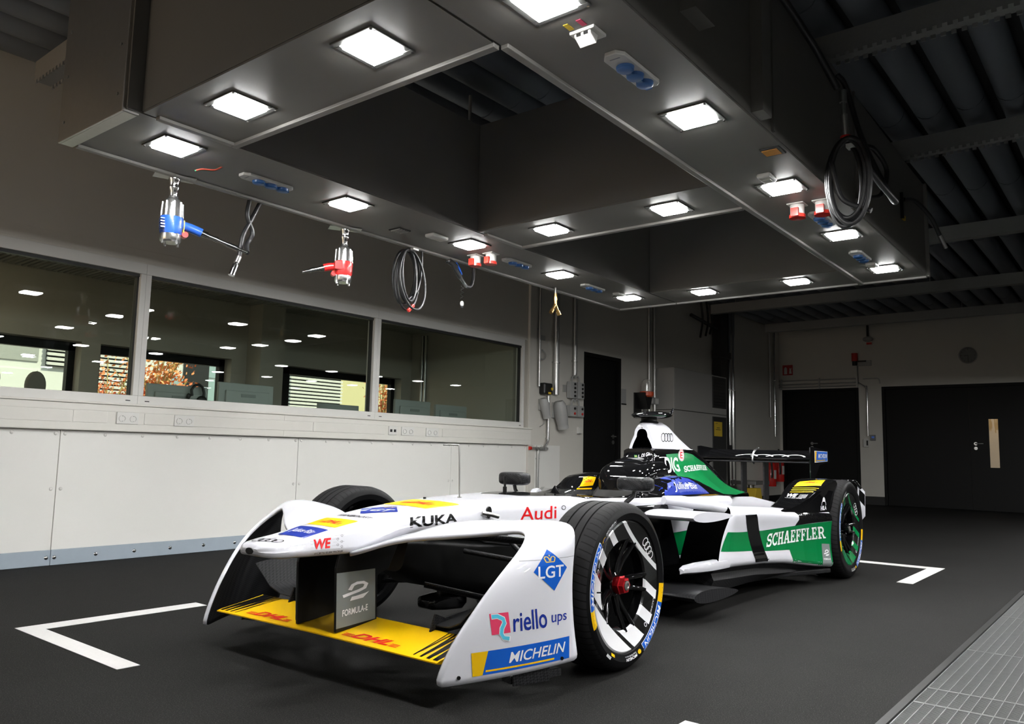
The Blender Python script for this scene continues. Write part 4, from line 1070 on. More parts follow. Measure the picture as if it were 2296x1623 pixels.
# wall cabinets
M_CAB = P('cabinet_grey', (0.40, 0.39, 0.37), 0.5, noise=0.03)
t = thing('wall_cabinet', 'large grey control cabinet on the wall with a dark grille door', 'cabinet', (XL, 11.4, 0))
mb = MB(); mb.box((0, -0.92, 0.15), (0.30, 0.92, 1.475)); mb.build('lower_body', M_CAB, t, bevel=0.006)
mb = MB(); mb.box((0, -0.92, 1.482), (0.30, 0.92, 2.10)); mb.build('upper_body', M_CAB, t, bevel=0.006)
mb = MB(); mb.box((0.30, 0.37, 1.58), (0.315, 0.87, 2.08)); dd = mb.build('grille_door', P('grille_dark', (0.03, 0.03, 0.03), 0.4, noise=0.1), t, bevel=0.003)
for k in range(9):
    mb = MB(); mb.box((0.315, 0.40, 1.62 + k * 0.05), (0.32, 0.84, 1.635 + k * 0.05)); mb.build('slat', M_BLACKPL, dd)
mb = MB(); mb.box((0.30, 0.37, 0.3), (0.315, 0.87, 1.44)); mb.build('lower_door', P('grille_dark', (0.03, 0.03, 0.03), 0.4), t, bevel=0.003)
mb = MB(); mb.box((0.300, -0.90, 1.486), (0.306, 0.30, 2.08)); mb.build('front_panel', M_CAB, t, bevel=0.002)
t = thing('yellow_notice', 'yellow paper notice on the cabinet door', 'notice', (XL + 0.316, 11.95, 1.13))
mb = MB(); mb.box((0, -0.15, 0), (0.001, 0.15, 0.23)); mb.build('paper', M_YELLOW, t)
mb = MB(); mb.box((0.001, -0.05, 0.13), (0.0014, 0.06, 0.14)); mb.box((0.001, -0.09, 0.10), (0.0014, 0.09, 0.108)); mb.box((0.001, -0.10, 0.20), (0.0014, -0.02, 0.206)); mb.build('print', M_BLACKPL, t)
# black post and pipes
t = thing('black_post', 'black vertical guide post beyond the cabinet', 'post', (XL + 0.12, 12.52, 0))
mb = MB(); mb.box((-0.08, -0.14, 0), (0.06, 0.14, 3.4)); mb.build('post', M_BLACKPL, t)
for z_ in (0.9, 2.45):
    mb = MB(); mb.box((-0.08, -0.18, z_), (0.10, 0.18, z_ + 0.105)); mb.build('collar', M_BLACKPL, t)
for dy, lab in ((0, 'left one of the bright pipe pair past the black post'), (0.14, 'right one of the bright pipe pair past the black post')):
    pipe('riser_pipe', lab, [(XW + 0.06, 12.9 + dy, 3.4), (XW + 0.06, 12.9 + dy, 0.33)], 0.045, [(XW + 0.06, 12.9 + dy, 1.95)], mat=M_CHROME)
t = thing('cable_bracket', 'dark cable bracket high on the wall above the cabinet', 'bracket', (XL + 0.05, 11.85, 2.8))
mb = MB(); mb.tube([(0.1, -0.5, 0.22), (0.1, 0.42, 0.12)], 0.03, 8); mb.build('arm', M_BLACKPL, t)
for y, z0, z1 in ((-0.15, -0.1, 0.5), (0.05, -0.05, 0.55), (0.2, 0.0, 0.5)):
    mb = MB(); mb.tube(bez([(0.1, y, z1), (0.12, y + 0.02, 0.2), (0.1, y - 0.03, z0)]), 0.018, 6); mb.build('cable', M_BLACKPL, t, smooth=60)
# yellow jack at the wall foot
t = thing('yellow_jack', 'yellow trolley jack standing by the bright pipes', 'jack', (XL + 0.42, 13.0, 0))
mb = MB(); mb.prism([(-0.22, 0), (0.22, 0), (0.12, 0.30), (-0.06, 0.30)], -0.12, 0.12, lambda u, v, w: (w, u, v)); mb.build('frame', M_YELLOW, t, bevel=0.01)
mb = MB(); mb.box((-0.2, -0.3, 0.36), (0.2, 0.3, 0.42)); mb.cyl((0, 0, 0.3), (0, 0, 0.36), 0.05); mb.build('saddle', M_STEEL, t, bevel=0.005)
mb = MB()
for s in (-0.12, 0.12): mb.cyl((s - 0.02, 0.15, 0.05), (s + 0.02, 0.15, 0.05), 0.05)
mb.build('wheel', M_BLACKPL, t)
# thin pipes in the far corner
pipe('conduit_pipe', 'thin conduit in the far left corner ending above the extinguishers', [(XW, 14.93, 3.4), (XW, 14.93, 1.58)], 0.014, [(XW, 14.93, 2.4)])
pipe('conduit_pipe', 'bright conduit beside the corner left of the far black door', [(XW, 15.16, 3.4), (XW, 15.16, 1.22)], 0.024, [(XW, 15.16, 2.3), (XW, 15.16, 1.9)], mat=M_CHROME)
# fire extinguishers
M_EXT = P('extinguisher_red', (0.62, 0.02, 0.015), 0.25, coat=0.4, noise=0.04)
for y, z, h, lab in ((14.70, 0.28, 0.46, 'left red fire extinguisher with a black hose on the far wall end'), (15.12, 0.36, 0.44, 'right red fire extinguisher in the far corner')):
    t = thing('fire_extinguisher', lab, 'extinguisher', (XL + 0.11, y, z), 0, 'fire extinguishers in the corner')
    mb = MB(); mb.lathe([(0, 0), (0.088, 0), (0.092, 0.02), (0.092, h - 0.07), (0.07, h - 0.02), (0.03, h), (0, h)], n=24); mb.build('cylinder', M_EXT, t, smooth=40)
    mb = MB(); mb.cyl((0, 0, h), (0, 0, h + 0.05), 0.025); mb.bx((0.03, 0, h + 0.06), (0.13, 0.02, 0.03)); mb.build('valve', M_BLACKPL, t)
    mb = MB(); mb.tube(bez([(0, 0, h + 0.04), (0.02, -0.07, h + 0.16), (0.05, -0.13, h + 0.08), (0.07, -0.12, h - 0.18), (0.06, -0.11, h - 0.30)]), 0.018, 8); mb.build('hose', M_BLACKPL, t, smooth=60)
    mb = MB()
    for i in range(7):
        pass
    mb.prism([(0.094 * cos(a), 0.094 * sin(a)) for a in [(-0.6 + 1.2 * i / 6) for i in range(7)]] + [(0.0925 * cos(a), 0.0925 * sin(a)) for a in [(0.6 - 1.2 * i / 6) for i in range(7)]], 0.14, 0.30); mb.build('paper_label', M_WHITEPL, t)

# ================================================================= FITTINGS ON THE BACK WALL
YW = YB - 0.03
t = thing('wall_conduit', 'three parallel conduits running above the far black door', 'pipe', (-5.0, YW, 2.15))
for k, z in enumerate((2.31, 2.235, 2.18)):
    mb = MB(); mb.tube([(-0.78, 0, z - 2.15), (0.74, 0, z - 2.15)], 0.012, 8); mb.build('conduit', M_ZINC, t, smooth=50)
for x_ in (-0.7, 0.03, 0.72):
    mb = MB(); mb.box((x_ - 0.012, -0.015, -0.01), (x_ + 0.012, 0.03, 0.20)); mb.build('clip', M_STEEL, t)
t = thing('wall_conduit', 'conduit dropping between the two far black doors to a switch', 'pipe', (-4.11, YW, 1.24))
mb = MB(); mb.tube(bez([(-0.15, 0, 1.45), (-0.15, 0, 1.02), (-0.13, 0, 0.98), (-0.02, 0, 0.90), (0, 0, 0.84), (0, 0, 0.0)], 6), 0.016, 10); mb.build('conduit', M_CHROME, t, smooth=50)
t = thing('wall_conduit', 'short conduit stub right of the red alarm lamp', 'pipe', (-4.05, YW, 2.2)); mb = MB(); mb.tube(bez([(-0.12, 0, 0.10), (0.12, 0, 0.10), (0.16, 0, 0.06), (0.17, 0, 0.0)], 6), 0.010, 8); mb.build('conduit', M_ZINC, t, smooth=50)
t = thing('alarm_lamp', 'red alarm lamp on a pole above the gap between the far doors', 'lamp', (-4.30, YW - 0.03, 2.55))
mb = MB(); mb.cyl((0, 0, 0.08), (0, 0, 0.23), 0.055, n=16); mb.build('red_dome', M_RED, t, smooth=40); mb = MB(); mb.cyl((0, 0, 0), (0, 0, 0.08), 0.045, n=16); mb.build('base', M_BLACKPL, t, smooth=40)
t = thing('exit_box', 'pale emergency light box beside the red alarm lamp', 'box', (-4.15, YB, 2.54)); mb = MB(); mb.box((-0.11, -0.05, 0), (0.13, 0, 0.10)); mb.build('housing', M_GREYBOX, t, bevel=0.004); mb = MB(); mb.box((-0.13, -0.06, 0.07), (0.05, -0.02, 0.10)); mb.build('visor', M_BLACKPL, t)
t = thing('ceiling_camera', 'small sensor hanging below the ceiling near the far wall', 'sensor', (-4.06, YB - 0.06, 3.0))
mb = MB(); mb.cyl((0, 0, 0.05), (0, 0, 0.40), 0.02, n=10); mb.build('stem', M_BLACKPL, t); mb = MB(); mb.sphere((0, 0, 0.03), (0.09, 0.06, 0.05)); mb.build('body', M_GREYBOX, t, smooth=60); mb = MB(); mb.box((-0.02, -0.02, -0.07), (0.07, 0.02, -0.035)); mb.build('red_tab', M_RED, t)
t = thing('fire_sign', 'red square fire extinguisher sign above the far black door', 'sign', (-5.58, YB, 2.53))
mb = MB(); mb.box((-0.10, -0.006, -0.10), (0.10, 0, 0.10)); mb.build('plate', P('sign_red', (0.45, 0.02, 0.02), 0.5, noise=0.03), t)
mb = MB(); mb.prism([(-0.07, -0.08), (-0.01, -0.08), (-0.01, 0.03), (-0.03, 0.06), (-0.05, 0.06), (-0.07, 0.03)], -0.0075, -0.006, lambda u, v, w: (u, w, v)); mb.prism([(0.03, -0.07), (0.08, -0.07), (0.07, 0.0), (0.08, 0.05), (0.055, 0.02), (0.04, 0.05)], -0.0075, -0.006, lambda u, v, w: (u, w, v)); mb.build('pictogram', M_WHITEPL, t)
t = thing('light_switch', 'grey wall switch under the conduit between the far doors', 'switch', (-4.145, YB, 1.04)); mb = MB(); mb.box((-0.045, -0.04, 0), (0.045, 0, 0.15)); mb.build('housing', M_WHITEPL, t, bevel=0.004); mb = MB(); mb.box((0.005, -0.045, 0.03), (0.035, -0.04, 0.12)); mb.build('rocker', M_BLACKPL, t)
t = thing('thermostat', 'small grey thermostat with a blue display between the far doors', 'thermostat', (-4.03, YB, 1.16)); mb = MB(); mb.box((-0.045, -0.03, 0), (0.045, 0, 0.105)); mb.build('housing', P('thermo_grey', (0.2, 0.21, 0.23), 0.5, noise=0.03), t, bevel=0.004); mb = MB(); mb.box((-0.02, -0.032, 0.045), (0.025, -0.03, 0.075)); mb.build('display', P('display_blue', (0.05, 0.12, 0.4), 0.4, emit=(0.1, 0.25, 0.9), es=0.12, noise=0.02), t)
t = thing('wall_clock', 'round chrome wall clock on the far wall', 'clock', (-2.447, YB, 2.635))
mb = MB(); mb.lathe([(0.118, -0.028), (0.122, -0.045), (0.138, -0.045), (0.148, -0.030), (0.148, 0)], axis='Y', n=40); mb.build('rim', M_CHROME, t, smooth=40)
mb = MB(); mb.lathe([(0, -0.028), (0.122, -0.028)], axis='Y', n=40); mb.build('dial', P('dial', (0.16, 0.17, 0.17), 0.4, noise=0.03), t)
mb = MB()
for k in range(12):
    a = k * pi / 6; L_ = 0.022 if k % 3 == 0 else 0.014
    mb.bx((0.103 * sin(a), -0.0295, 0.103 * cos(a)), (0.006, 0.002, L_), Matrix.Rotation(a, 3, 'Y'))
mb.build('hour_mark', M_BLACKPL, t)
for nm, a, L_ in (('hour_hand', radians(262), 0.06), ('minute_hand', radians(180), 0.09)):
    mb = MB(); mb.bx((0.5 * L_ * sin(a), -0.032, 0.5 * L_ * cos(a)), (0.007, 0.002, L_), Matrix.Rotation(a, 3, 'Y')); mb.build(nm, M_BLACKPL, t)
# ================================================================= RACE CAR
CARX, CARY, CARG = -2.4235, 2.6656, 0.02846
car = thing('race_car', 'white, black and green open-wheel electric race car with sponsor lettering', 'race car', (CARX, CARY, 0), CARG - pi / 2)
M_CW = P('car_white', (0.66, 0.66, 0.71), 0.35, coat=0.8, noise=0.006, nscale=4, spec=0.1)
M_CB = P('car_black', (0.004, 0.004, 0.0045), 0.3, coat=0.9, noise=0.1, spec=0.0)
M_CG = P('car_green', (0.0, 0.20, 0.055), 0.22, coat=1.0, noise=0.03)
M_CY = P('car_yellow', (0.80, 0.47, 0.004), 0.35, spec=0.15, coat=0.25, noise=0.02)
M_MATT = P('car_matt_black', (0.005, 0.005, 0.005), 0.4, noise=0.15, spec=0.25)
M_VOID = P('inlet_shade', (0.0008, 0.0008, 0.0008), 1.0, noise=0.1, spec=0.0)  # near-black colour stands in for the shade inside the air inlets
M_TUBM = P('cockpit_dark', (0.004, 0.004, 0.004), 0.6, noise=0.2, spec=0.2)
M_DR, M_DN = P('decal_red', (0.62, 0.012, 0.015), 0.3, coat=0.06, spec=0.12, noise=0.01), P('decal_navy', (0.012, 0.03, 0.26), 0.3, coat=0.06, spec=0.12, noise=0.01)
M_DB, M_DK = P('decal_blue', (0.008, 0.10, 0.50), 0.3, coat=0.06, spec=0.12, noise=0.01), P('decal_black', (0.004, 0.004, 0.004), 0.3, coat=0.06, spec=0.12, noise=0.01)
M_DW, M_DGY = P('decal_white', (0.80, 0.80, 0.82), 0.3, coat=0.06, spec=0.12, noise=0.01), P('decal_grey', (0.19, 0.215, 0.215), 0.35, coat=0.06, spec=0.12, noise=0.02)
M_DPK, M_DCY, M_DGD = P('decal_pink', (0.75, 0.06, 0.14), 0.3, coat=0.06, spec=0.12, noise=0.05), P('decal_cyan', (0.10, 0.55, 0.75), 0.3, coat=0.06, spec=0.12, noise=0.05), P('decal_gold', (0.75, 0.52, 0.12), 0.3, coat=0.06, spec=0.12, noise=0.05)
M_DGR = P('decal_green', (0.0, 0.17, 0.045), 0.3, spec=0.15, coat=0.35, noise=0.02)

def mk_carbon():
    mt = P('carbon_fibre', (0.012, 0.012, 0.013), 0.42, coat=0.15, spec=0.2)
    nt, b = nodes_of(mt)
    tc = nt.nodes.new('ShaderNodeTexCoord')
    ch = nt.nodes.new('ShaderNodeTexChecker'); ch.inputs['Scale'].default_value = 150
    ch.inputs[1].default_value = (0.007, 0.007, 0.008, 1); ch.inputs[2].default_value = (0.026, 0.026, 0.028, 1)
    mp = nt.nodes.new('ShaderNodeMapping'); mp.inputs['Rotation'].default_value = (0.5, 0.4, 0.78)
    nt.links.new(tc.outputs['Object'], mp.inputs[0]); nt.links.new(mp.outputs[0], ch.inputs[0]); nt.links.new(ch.outputs[0], b.inputs['Base Color'])
    return mt
M_CARB = mk_carbon()

def ring(x, hwt, hwb, zb, zt, rt=0.03, rb=0.03, crown=0.0, n=6, topn=7, dip=0.0, dfrac=0.62):
    pts = []
    rt = min(rt, hwt * 0.95, (zt - zb) * 0.49); rb = min(rb, hwb * 0.95, (zt - zb) * 0.49)
    for i in range(n + 1):
        a = -pi/2 + pi/2 * i / n; pts.append((hwb - rb + rb * cos(a), zb + rb + rb * sin(a)))
    for i in range(n + 1):
        a = pi/2 * i / n; pts.append((hwt - rt + rt * cos(a), zt - rt + rt * sin(a)))
    e = hwt - rt
    ys = [e * f for f in ((0.86, dfrac + 0.02, dfrac - 0.02, dfrac * 0.5, 0, -dfrac * 0.5, -dfrac + 0.02, -dfrac - 0.02, -0.86))]
    for k, y in enumerate(ys): pts.append((y, zt - (dip if 2 <= k <= 6 else 0)))
    for i in range(n + 1):
        a = pi/2 + pi/2 * i / n; pts.append((-hwt + rt + rt * cos(a), zt - rt + rt * sin(a)))
    for i in range(n + 1):
        a = pi + pi/2 * i / n; pts.append((-hwb + rb + rb * cos(a), zb + rb + rb * sin(a)))
    zm = (zt + zb) / 2
    return [(x, y, z + (crown * (1 - (y / hwt) ** 2) if (z > zm and dip == 0) else 0)) for y, z in pts]

# ---- nose
NT = [(-0.05, .2175, .215, .40, .598, .05, .04), (0.05, .207, .205, .42, .5955, .05, .04), (0.12, .200, .20, .462, .592, .05, .045), (0.30, .182, .186, .478, .582, .05, .045), (0.45, .168, .172, .479, .570, .05, .045),
      (0.56, .152, .160, .468, .558, .045, .04), (0.66, .138, .150, .446, .546, .045, .035), (0.74, .128, .140, .430, .533, .04, .03), (0.81, .121, .130, .431, .520, .035, .028),
      (0.94, .108, .113, .432, .497, .028, .026), (1.02, .098, .102, .433, .487, .024, .024), (1.06, .088, .092, .436, .481, .02, .02), (1.085, .072, .076, .441, .476, .016, .016), (1.098, .05, .054, .449, .469, .01, .01)]
mb = MB(); secs = []
x = 0.05
while x < 1.0981:
    a = interp(NT, x); secs.append(ring(x, a[0], a[1], a[2], a[3], a[4], a[5], 0.006)); x += 0.025 if x < 1.0 else 0.0125
a = interp(NT, 1.098); secs.append(ring(1.0985, .045, .048, .451, .467, .008, .008))
mb.loft(secs)
nose = mb.build('nose', M_CW, car, smooth=40)
tag(nose, 'glossy white nose with sponsor patches')
mb = MB(); mb.prism([(0.012*cos(a)*1.7, 0.011*sin(a)) for a in [2*pi*k/20 for k in range(20)]], 1.094, 1.101, lambda u, v, w: (w, u, v + 0.459)); mb.build('nose_camera', M_MATT, nose)
# ---- monocoque with cockpit opening
TT = [(-1.95, .46, .44, .25, .572, .03), (-1.6, .455, .44, .22, .578, .03), (-1.3, .42, .43, .21, .582, .03), (-1.0, .365, .40, .21, .583, .03), (-0.75, .315, .36, .23, .588, .035), (-0.53, .272, .29, .30, .603, .045), (-0.3, .245, .25, .38, .603, .05), (-0.1, .222, .222, .40, .600, .05), (0.0495, .207, .205, .42, .5955, .05)]
def dipf(x):
    if -1.50 < x < -0.86: return 0.30
    return 0.0
xs = [0.0495, 0.0, -0.08, -0.16, -0.24, -0.32, -0.40, -0.46, -0.53, -0.60, -0.68, -0.76, -0.84, -0.86, -0.865, -0.95, -1.05, -1.15, -1.25, -1.35, -1.45, -1.495, -1.50, -1.6, -1.7, -1.8, -1.95]
secs = []
for x in xs:
    a = interp(TT, x); secs.append(ring(x, a[0], a[1], a[2], a[3], a[4], .04, 0.006 if x > -0.86 else 0.0, dip=dipf(x)))
mb = MB(); mb.loft(secs)
nr = len(secs[0]); k0 = 7 + 7 + 1
for fi, f in enumerate(mb.f[:-2]):
    kk = fi % nr; si = fi // nr
    xm = (xs[si] + xs[si + 1]) / 2
    if k0 <= kk <= k0 + 5 and xm < -0.855: mb.m[fi] = 1
tub = mb.build('monocoque', [M_CW, M_TUBM], car, smooth=35)
# lower black keel
KT = [(-2.9, .30, .06, .30), (-1.3, .40, .06, .24), (-0.6, .30, .08, .40), (-0.2, .20, .14, .42), (0.10, .17, .215, .43), (0.35, .14, .27, .46), (0.46, .11, .33, .47)]
mb = MB(); secs = []
for x in (-2.9, -2.2, -1.3, -0.9, -0.6, -0.35, -0.2, -0.05, 0.1, 0.22, 0.35, 0.42, 0.46):
    a = interp(KT, x); secs.append(ring(x, a[0], a[0] * 0.85, a[1], a[2], .03, min(.07, a[0] * .5)))
mb.loft(secs); mb.build('lower_chassis', M_MATT, car, smooth=40)
mb = MB(); mb.cyl((0.13, 0, 0.17), (0.13, 0, 0.26), 0.022, n=12); mb.build('pod_stem', M_MATT, car, smooth=40)
mb = MB(); secs = []
for x, hw, zb, zt in ((0.24, .03, .155, .185), (0.225, .05, .148, .195), (0.15, .058, .14, .20), (0.05, .055, .132, .20), (0.0, .03, .14, .19)): secs.append(ring(x, hw, hw, zb, zt, .015, .015))
mb.loft(secs); mb.build('sensor_pod', M_CB, car, smooth=40)
# ---- front wing
mb = MB(); secs = []
def wsec(y, xl, xt, zl, zt, th=0.016):
    n = 14; pts = []
    for i in range(n + 1):
        t = i / n; x = xl + (xt - xl) * t; z = zl + (zt - zl) * t ** 1.5
        pts.append((x, y, z + th * (0.55 * sqrt(max(0, t)) * (1 - t)) * 1.6 + 0.002))
    for i in range(n, -1, -1):
        t = i / n; x = xl + (xt - xl) * t; z = zl + (zt - zl) * t ** 1.5
        pts.append((x, y, z - th * (0.8 * sqrt(max(0, t)) * (1 - t)) * 1.2 - 0.002))
    return pts
for i in range(25):
    y = -0.605 + 1.21 * i / 24; f = abs(y) / 0.605
    secs.append(wsec(y, 0.83 - 0.015 * f, 0.60 - 0.0 * f, 0.152 - 0.010 * f, 0.182 - 0.004 * f))
mb.loft(secs)
fwing = mb.build('front_wing', M_CY, car, smooth=50)
# ---- nose pylons
for s in (1, -1):
    mb = MB(); poly = [(0.805, 0.160), (0.815, 0.385), (0.80, 0.44), (0.50, 0.47), (0.56, 0.36), (0.615, 0.34), (0.612, 0.175)]
    mb.prism(poly, s * 0.107 - 0.006, s * 0.107 + 0.006, lambda u, v, w: (u, w, v)); pyl = mb.build('wing_pylon', M_MATT, car, bevel=0.002)
    mb = MB(); mb.prism([(0.806, 0.174), (0.814, 0.367), (0.631, 0.366), (0.621, 0.184)], s * 0.1135 - 0.0005, s * 0.1135 + 0.0012, lambda u, v, w: (u, w, v)); mb.build('grey_panel', M_DGY, pyl)
    if s == 1: FEP = pyl
# ---- front fenders (outer panel rolling over into the arm that joins the nose)
FR = [((.856,.641,.083),(.350,.834,.108)), ((.846,.645,.124),(.356,.831,.142)), ((.820,.654,.179),(.365,.828,.195)), ((.790,.666,.230),(.371,.8255,.245)), ((.754,.680,.278),(.374,.824,.290)), ((.717,.692,.327),(.376,.823,.335)),
      ((.678,.703,.372),(.376,.823,.378)), ((.636,.713,.414),(.374,.824,.420)), ((.594,.719,.448),(.371,.825,.455)), ((.552,.720,.478),(.368,.826,.485)), ((.517,.715,.503),(.366,.825,.512)),
      ((.492,.703,.520),(.357,.818,.535)), ((.478,.690,.531),(.343,.800,.552)),
      ((.480,.668,.537),(.325,.765,.562)), ((.500,.635,.535),(.312,.71,.5655)), ((.530,.59,.529),(.325,.62,.5615)), ((.565,.54,.523),(.345,.54,.5575)), ((.605,.485,.517),(.375,.46,.555)),
      ((.645,.43,.511),(.40,.39,.550)), ((.685,.375,.507),(.42,.33,.543)), ((.720,.31,.496),(.435,.27,.529)), ((.748,.25,.478),(.45,.22,.508)), ((.768,.19,.455),(.49,.18,.494)), ((.778,.12,.437),(.55,.13,.480))]
def fender(s):
    mb = MB(); nu = 14; rows = []
    for (f, r) in FR:
        row = []
        f, r = Vector(f), Vector(r)
        w = max(0.0, min(1.0, (0.56 - f.y) / 0.2)) if f.z > 0.47 else 0.0
        for i in range(nu + 1):
            t = i / nu; p = f.lerp(r, t)
            bul = 4 * t * (1 - t)
            if f.z < 0.50 and f.y > 0.6: p = p + Vector((0.010, 0.022, 0)) * bul
            else: p = p + Vector((0, 0, 0.014 * max(0.0, min(1.0, (f.y - 0.25) / 0.2)))) * bul
            row.append((p.x, p.y * s, p.z))
        rows.append(row)
    vs = [p for r in rows for p in r]; fs = []
    n = nu + 1
    for i in range(len(rows) - 1):
        for k in range(nu): fs.append((i*n + k, i*n + k + 1, (i+1)*n + k + 1, (i+1)*n + k))
    me = bpy.data.meshes.new('front_fender'); me.from_pydata(vs, [], fs)
    me.materials.append(M_CW); me.materials.append(M_CARB)
    bm = bmesh.new(); bm.from_mesh(me); bmesh.ops.recalc_face_normals(bm, faces=bm.faces)
    bm.faces.ensure_lookup_table()
    if bm.faces[3 * nu + 5].normal.y * s < 0: bmesh.ops.reverse_faces(bm, faces=bm.faces)
    bm.to_mesh(me); bm.free()
    me.polygons.foreach_set('use_smooth', [True] * len(me.polygons))
    o = bpy.data.objects.new('front_fender', me); C.objects.link(o); o.parent = car
    sub = o.modifiers.new('sub', 'SUBSURF'); sub.levels = 1; sub.render_levels = 1
    sd = o.modifiers.new('thick', 'SOLIDIFY'); sd.thickness = 0.016; sd.offset = -1; sd.material_offset = 1; sd.material_offset_rim = 0
    return o
FENL = fender(1); FENR = fender(-1)
# carbon winglets and skirts at the wing ends
for s in (1, -1):
    mb = MB(); secs = []
    for y, xl, z in ((0.40, 0.60, 0.195), (0.47, 0.61, 0.20), (0.53, 0.62, 0.225), (0.58, 0.625, 0.27), (0.625, 0.63, 0.31)):
        secs.append([(p[0], s * p[1], p[2]) for p in wsec(y, xl, xl - 0.20, z, z + 0.03, 0.012)])
    mb.loft(secs); mb.build('winglet', M_CARB, car, smooth=50)
    mb = MB(); mb.prism([(0.63, 0.165), (0.60, 0.235), (0.55, 0.215), (0.43, 0.225), (0.43, 0.165)], s * 0.395 - 0.004, s * 0.395 + 0.004, lambda u, v, w: (u, w, v)); mb.build('winglet_plate', M_CARB, car)
    mb = MB(); mb.prism([(0.60, 0.735), (0.47, 0.79), (0.40, 0.80), (0.40, 0.75), (0.58, 0.68)], 0.058, 0.085, lambda u, v, w: (u, s * v, w)); mb.build('fender_skid', M_CARB, car, bevel=0.004)
    mb = MB(); mb.prism([(0.60, 0.742), (0.47, 0.792), (0.47, 0.798), (0.60, 0.748)], 0.055, 0.105, lambda u, v, w: (u, s * v, w)); mb.build('fender_strake', M_CARB, car)
    for (fx, fy, fz) in ((.79, .672, .108), (.56, .765, .107), (.425, .812, .123)):
        mb = MB(); p = Vector((fx, s * fy, fz)); nrm = Vector((0.355, s * 0.934, 0)); mb.cyl(p - nrm * 0.003, p + nrm * 0.009, 0.006, n=12); mb.build('fastener', M_MATT, car)
# ---- wheels
def stripe_mat(name, col):
    mt = P(name, (0.004, 0.004, 0.004), 0.22, coat=0.6)
    nt, b = nodes_of(mt)
    tc = nt.nodes.new('ShaderNodeTexCoord'); sp = nt.nodes.new('ShaderNodeSeparateXYZ'); nt.links.new(tc.outputs['Object'], sp.inputs[0])
    def m_(op, a, b_):
        n = nt.nodes.new('ShaderNodeMath'); n.operation = op
        for i, v in enumerate((a, b_)):
            if isinstance(v, (int, float)): n.inputs[i].default_value = v
            else: nt.links.new(v, n.inputs[i])
        return n.outputs[0]
    d = m_('ADD', m_('MULTIPLY', sp.outputs['X'], -0.6 / 0.245), m_('MULTIPLY', sp.outputs['Z'], 0.8 / 0.245))
    tot = None
    for a, c in ((.69, .76), (.30, .43), (-.13, .05), (-.63, -.33), (-1.2, -.70)):
        v = m_('MULTIPLY', m_('GREATER_THAN', d, a), m_('LESS_THAN', d, c)); tot = v if tot is None else m_('ADD', tot, v)
    mx = nt.nodes.new('ShaderNodeMix'); mx.data_type = 'RGBA'; mx.inputs[6].default_value = (0.004, 0.004, 0.004, 1); mx.inputs[7].default_value = (*col, 1)
    nt.links.new(tot, mx.inputs[0]); nt.links.new(mx.outputs[2], b.inputs['Base Color'])
    return mt
M_STW, M_STG = stripe_mat('rim_stripes_white', (0.78, 0.78, 0.8)), stripe_mat('rim_stripes_green', (0.0, 0.20, 0.055))
def tyre_mat(name, hb):
    mt = P(name, (0.016, 0.016, 0.017), 0.5, bump=0.1, bscale=90, spec=0.08)
    nt, b = nodes_of(mt)
    tc = nt.nodes.new('ShaderNodeTexCoord'); sp = nt.nodes.new('ShaderNodeSeparateXYZ'); nt.links.new(tc.outputs['Object'], sp.inputs[0])
    def m_(op, a, b_=0.0):
        n = nt.nodes.new('ShaderNodeMath'); n.operation = op
        for i, v in enumerate((a, b_)):
            if isinstance(v, (int, float)): n.inputs[i].default_value = v
            else: nt.links.new(v, n.inputs[i])
        return n.outputs[0]
    ang = m_('ARCTAN2', sp.outputs['Z'], sp.outputs['X'])
    ay = m_('ABSOLUTE', sp.outputs['Y'])
    ph = m_('ADD', m_('MULTIPLY', ang, 68 / (2 * pi)), m_('MULTIPLY', ay, 8.0))
    fr = m_('FRACT', ph)
    sip = m_('MULTIPLY', m_('LESS_THAN', fr, 0.13), m_('GREATER_THAN', ay, hb * 0.45))
    rad = m_('SQRT', m_('ADD', m_('MULTIPLY', sp.outputs['Z'], sp.outputs['Z']), m_('MULTIPLY', sp.outputs['X'], sp.outputs['X'])))
    tread = m_('GREATER_THAN', rad, (0.312 if hb < 0.12 else 0.333) - 0.016)
    sip = m_('MULTIPLY', sip, tread)
    c1 = nt.nodes.new('ShaderNodeMix'); c1.data_type = 'RGBA'; c1.inputs[6].default_value = (0.006, 0.006, 0.0065, 1); c1.inputs[7].default_value = (0.016, 0.0155, 0.0165, 1); nt.links.new(tread, c1.inputs[0])
    c2 = nt.nodes.new('ShaderNodeMix'); c2.data_type = 'RGBA'; c2.inputs[7].default_value = (0.004, 0.004, 0.004, 1); nt.links.new(sip, c2.inputs[0]); nt.links.new(c1.outputs[2], c2.inputs[6])
    nt.links.new(c2.outputs[2], b.inputs['Base Color'])
    rr = nt.nodes.new('ShaderNodeMix'); rr.data_type = 'FLOAT'; rr.inputs[2].default_value = 0.38; rr.inputs[3].default_value = 0.62; nt.links.new(tread, rr.inputs[0]); nt.links.new(rr.outputs[0], b.inputs['Roughness'])
    return mt
M_TYF, M_TYR = tyre_mat('tyre_front', 0.11), tyre_mat('tyre_rear', 0.125)
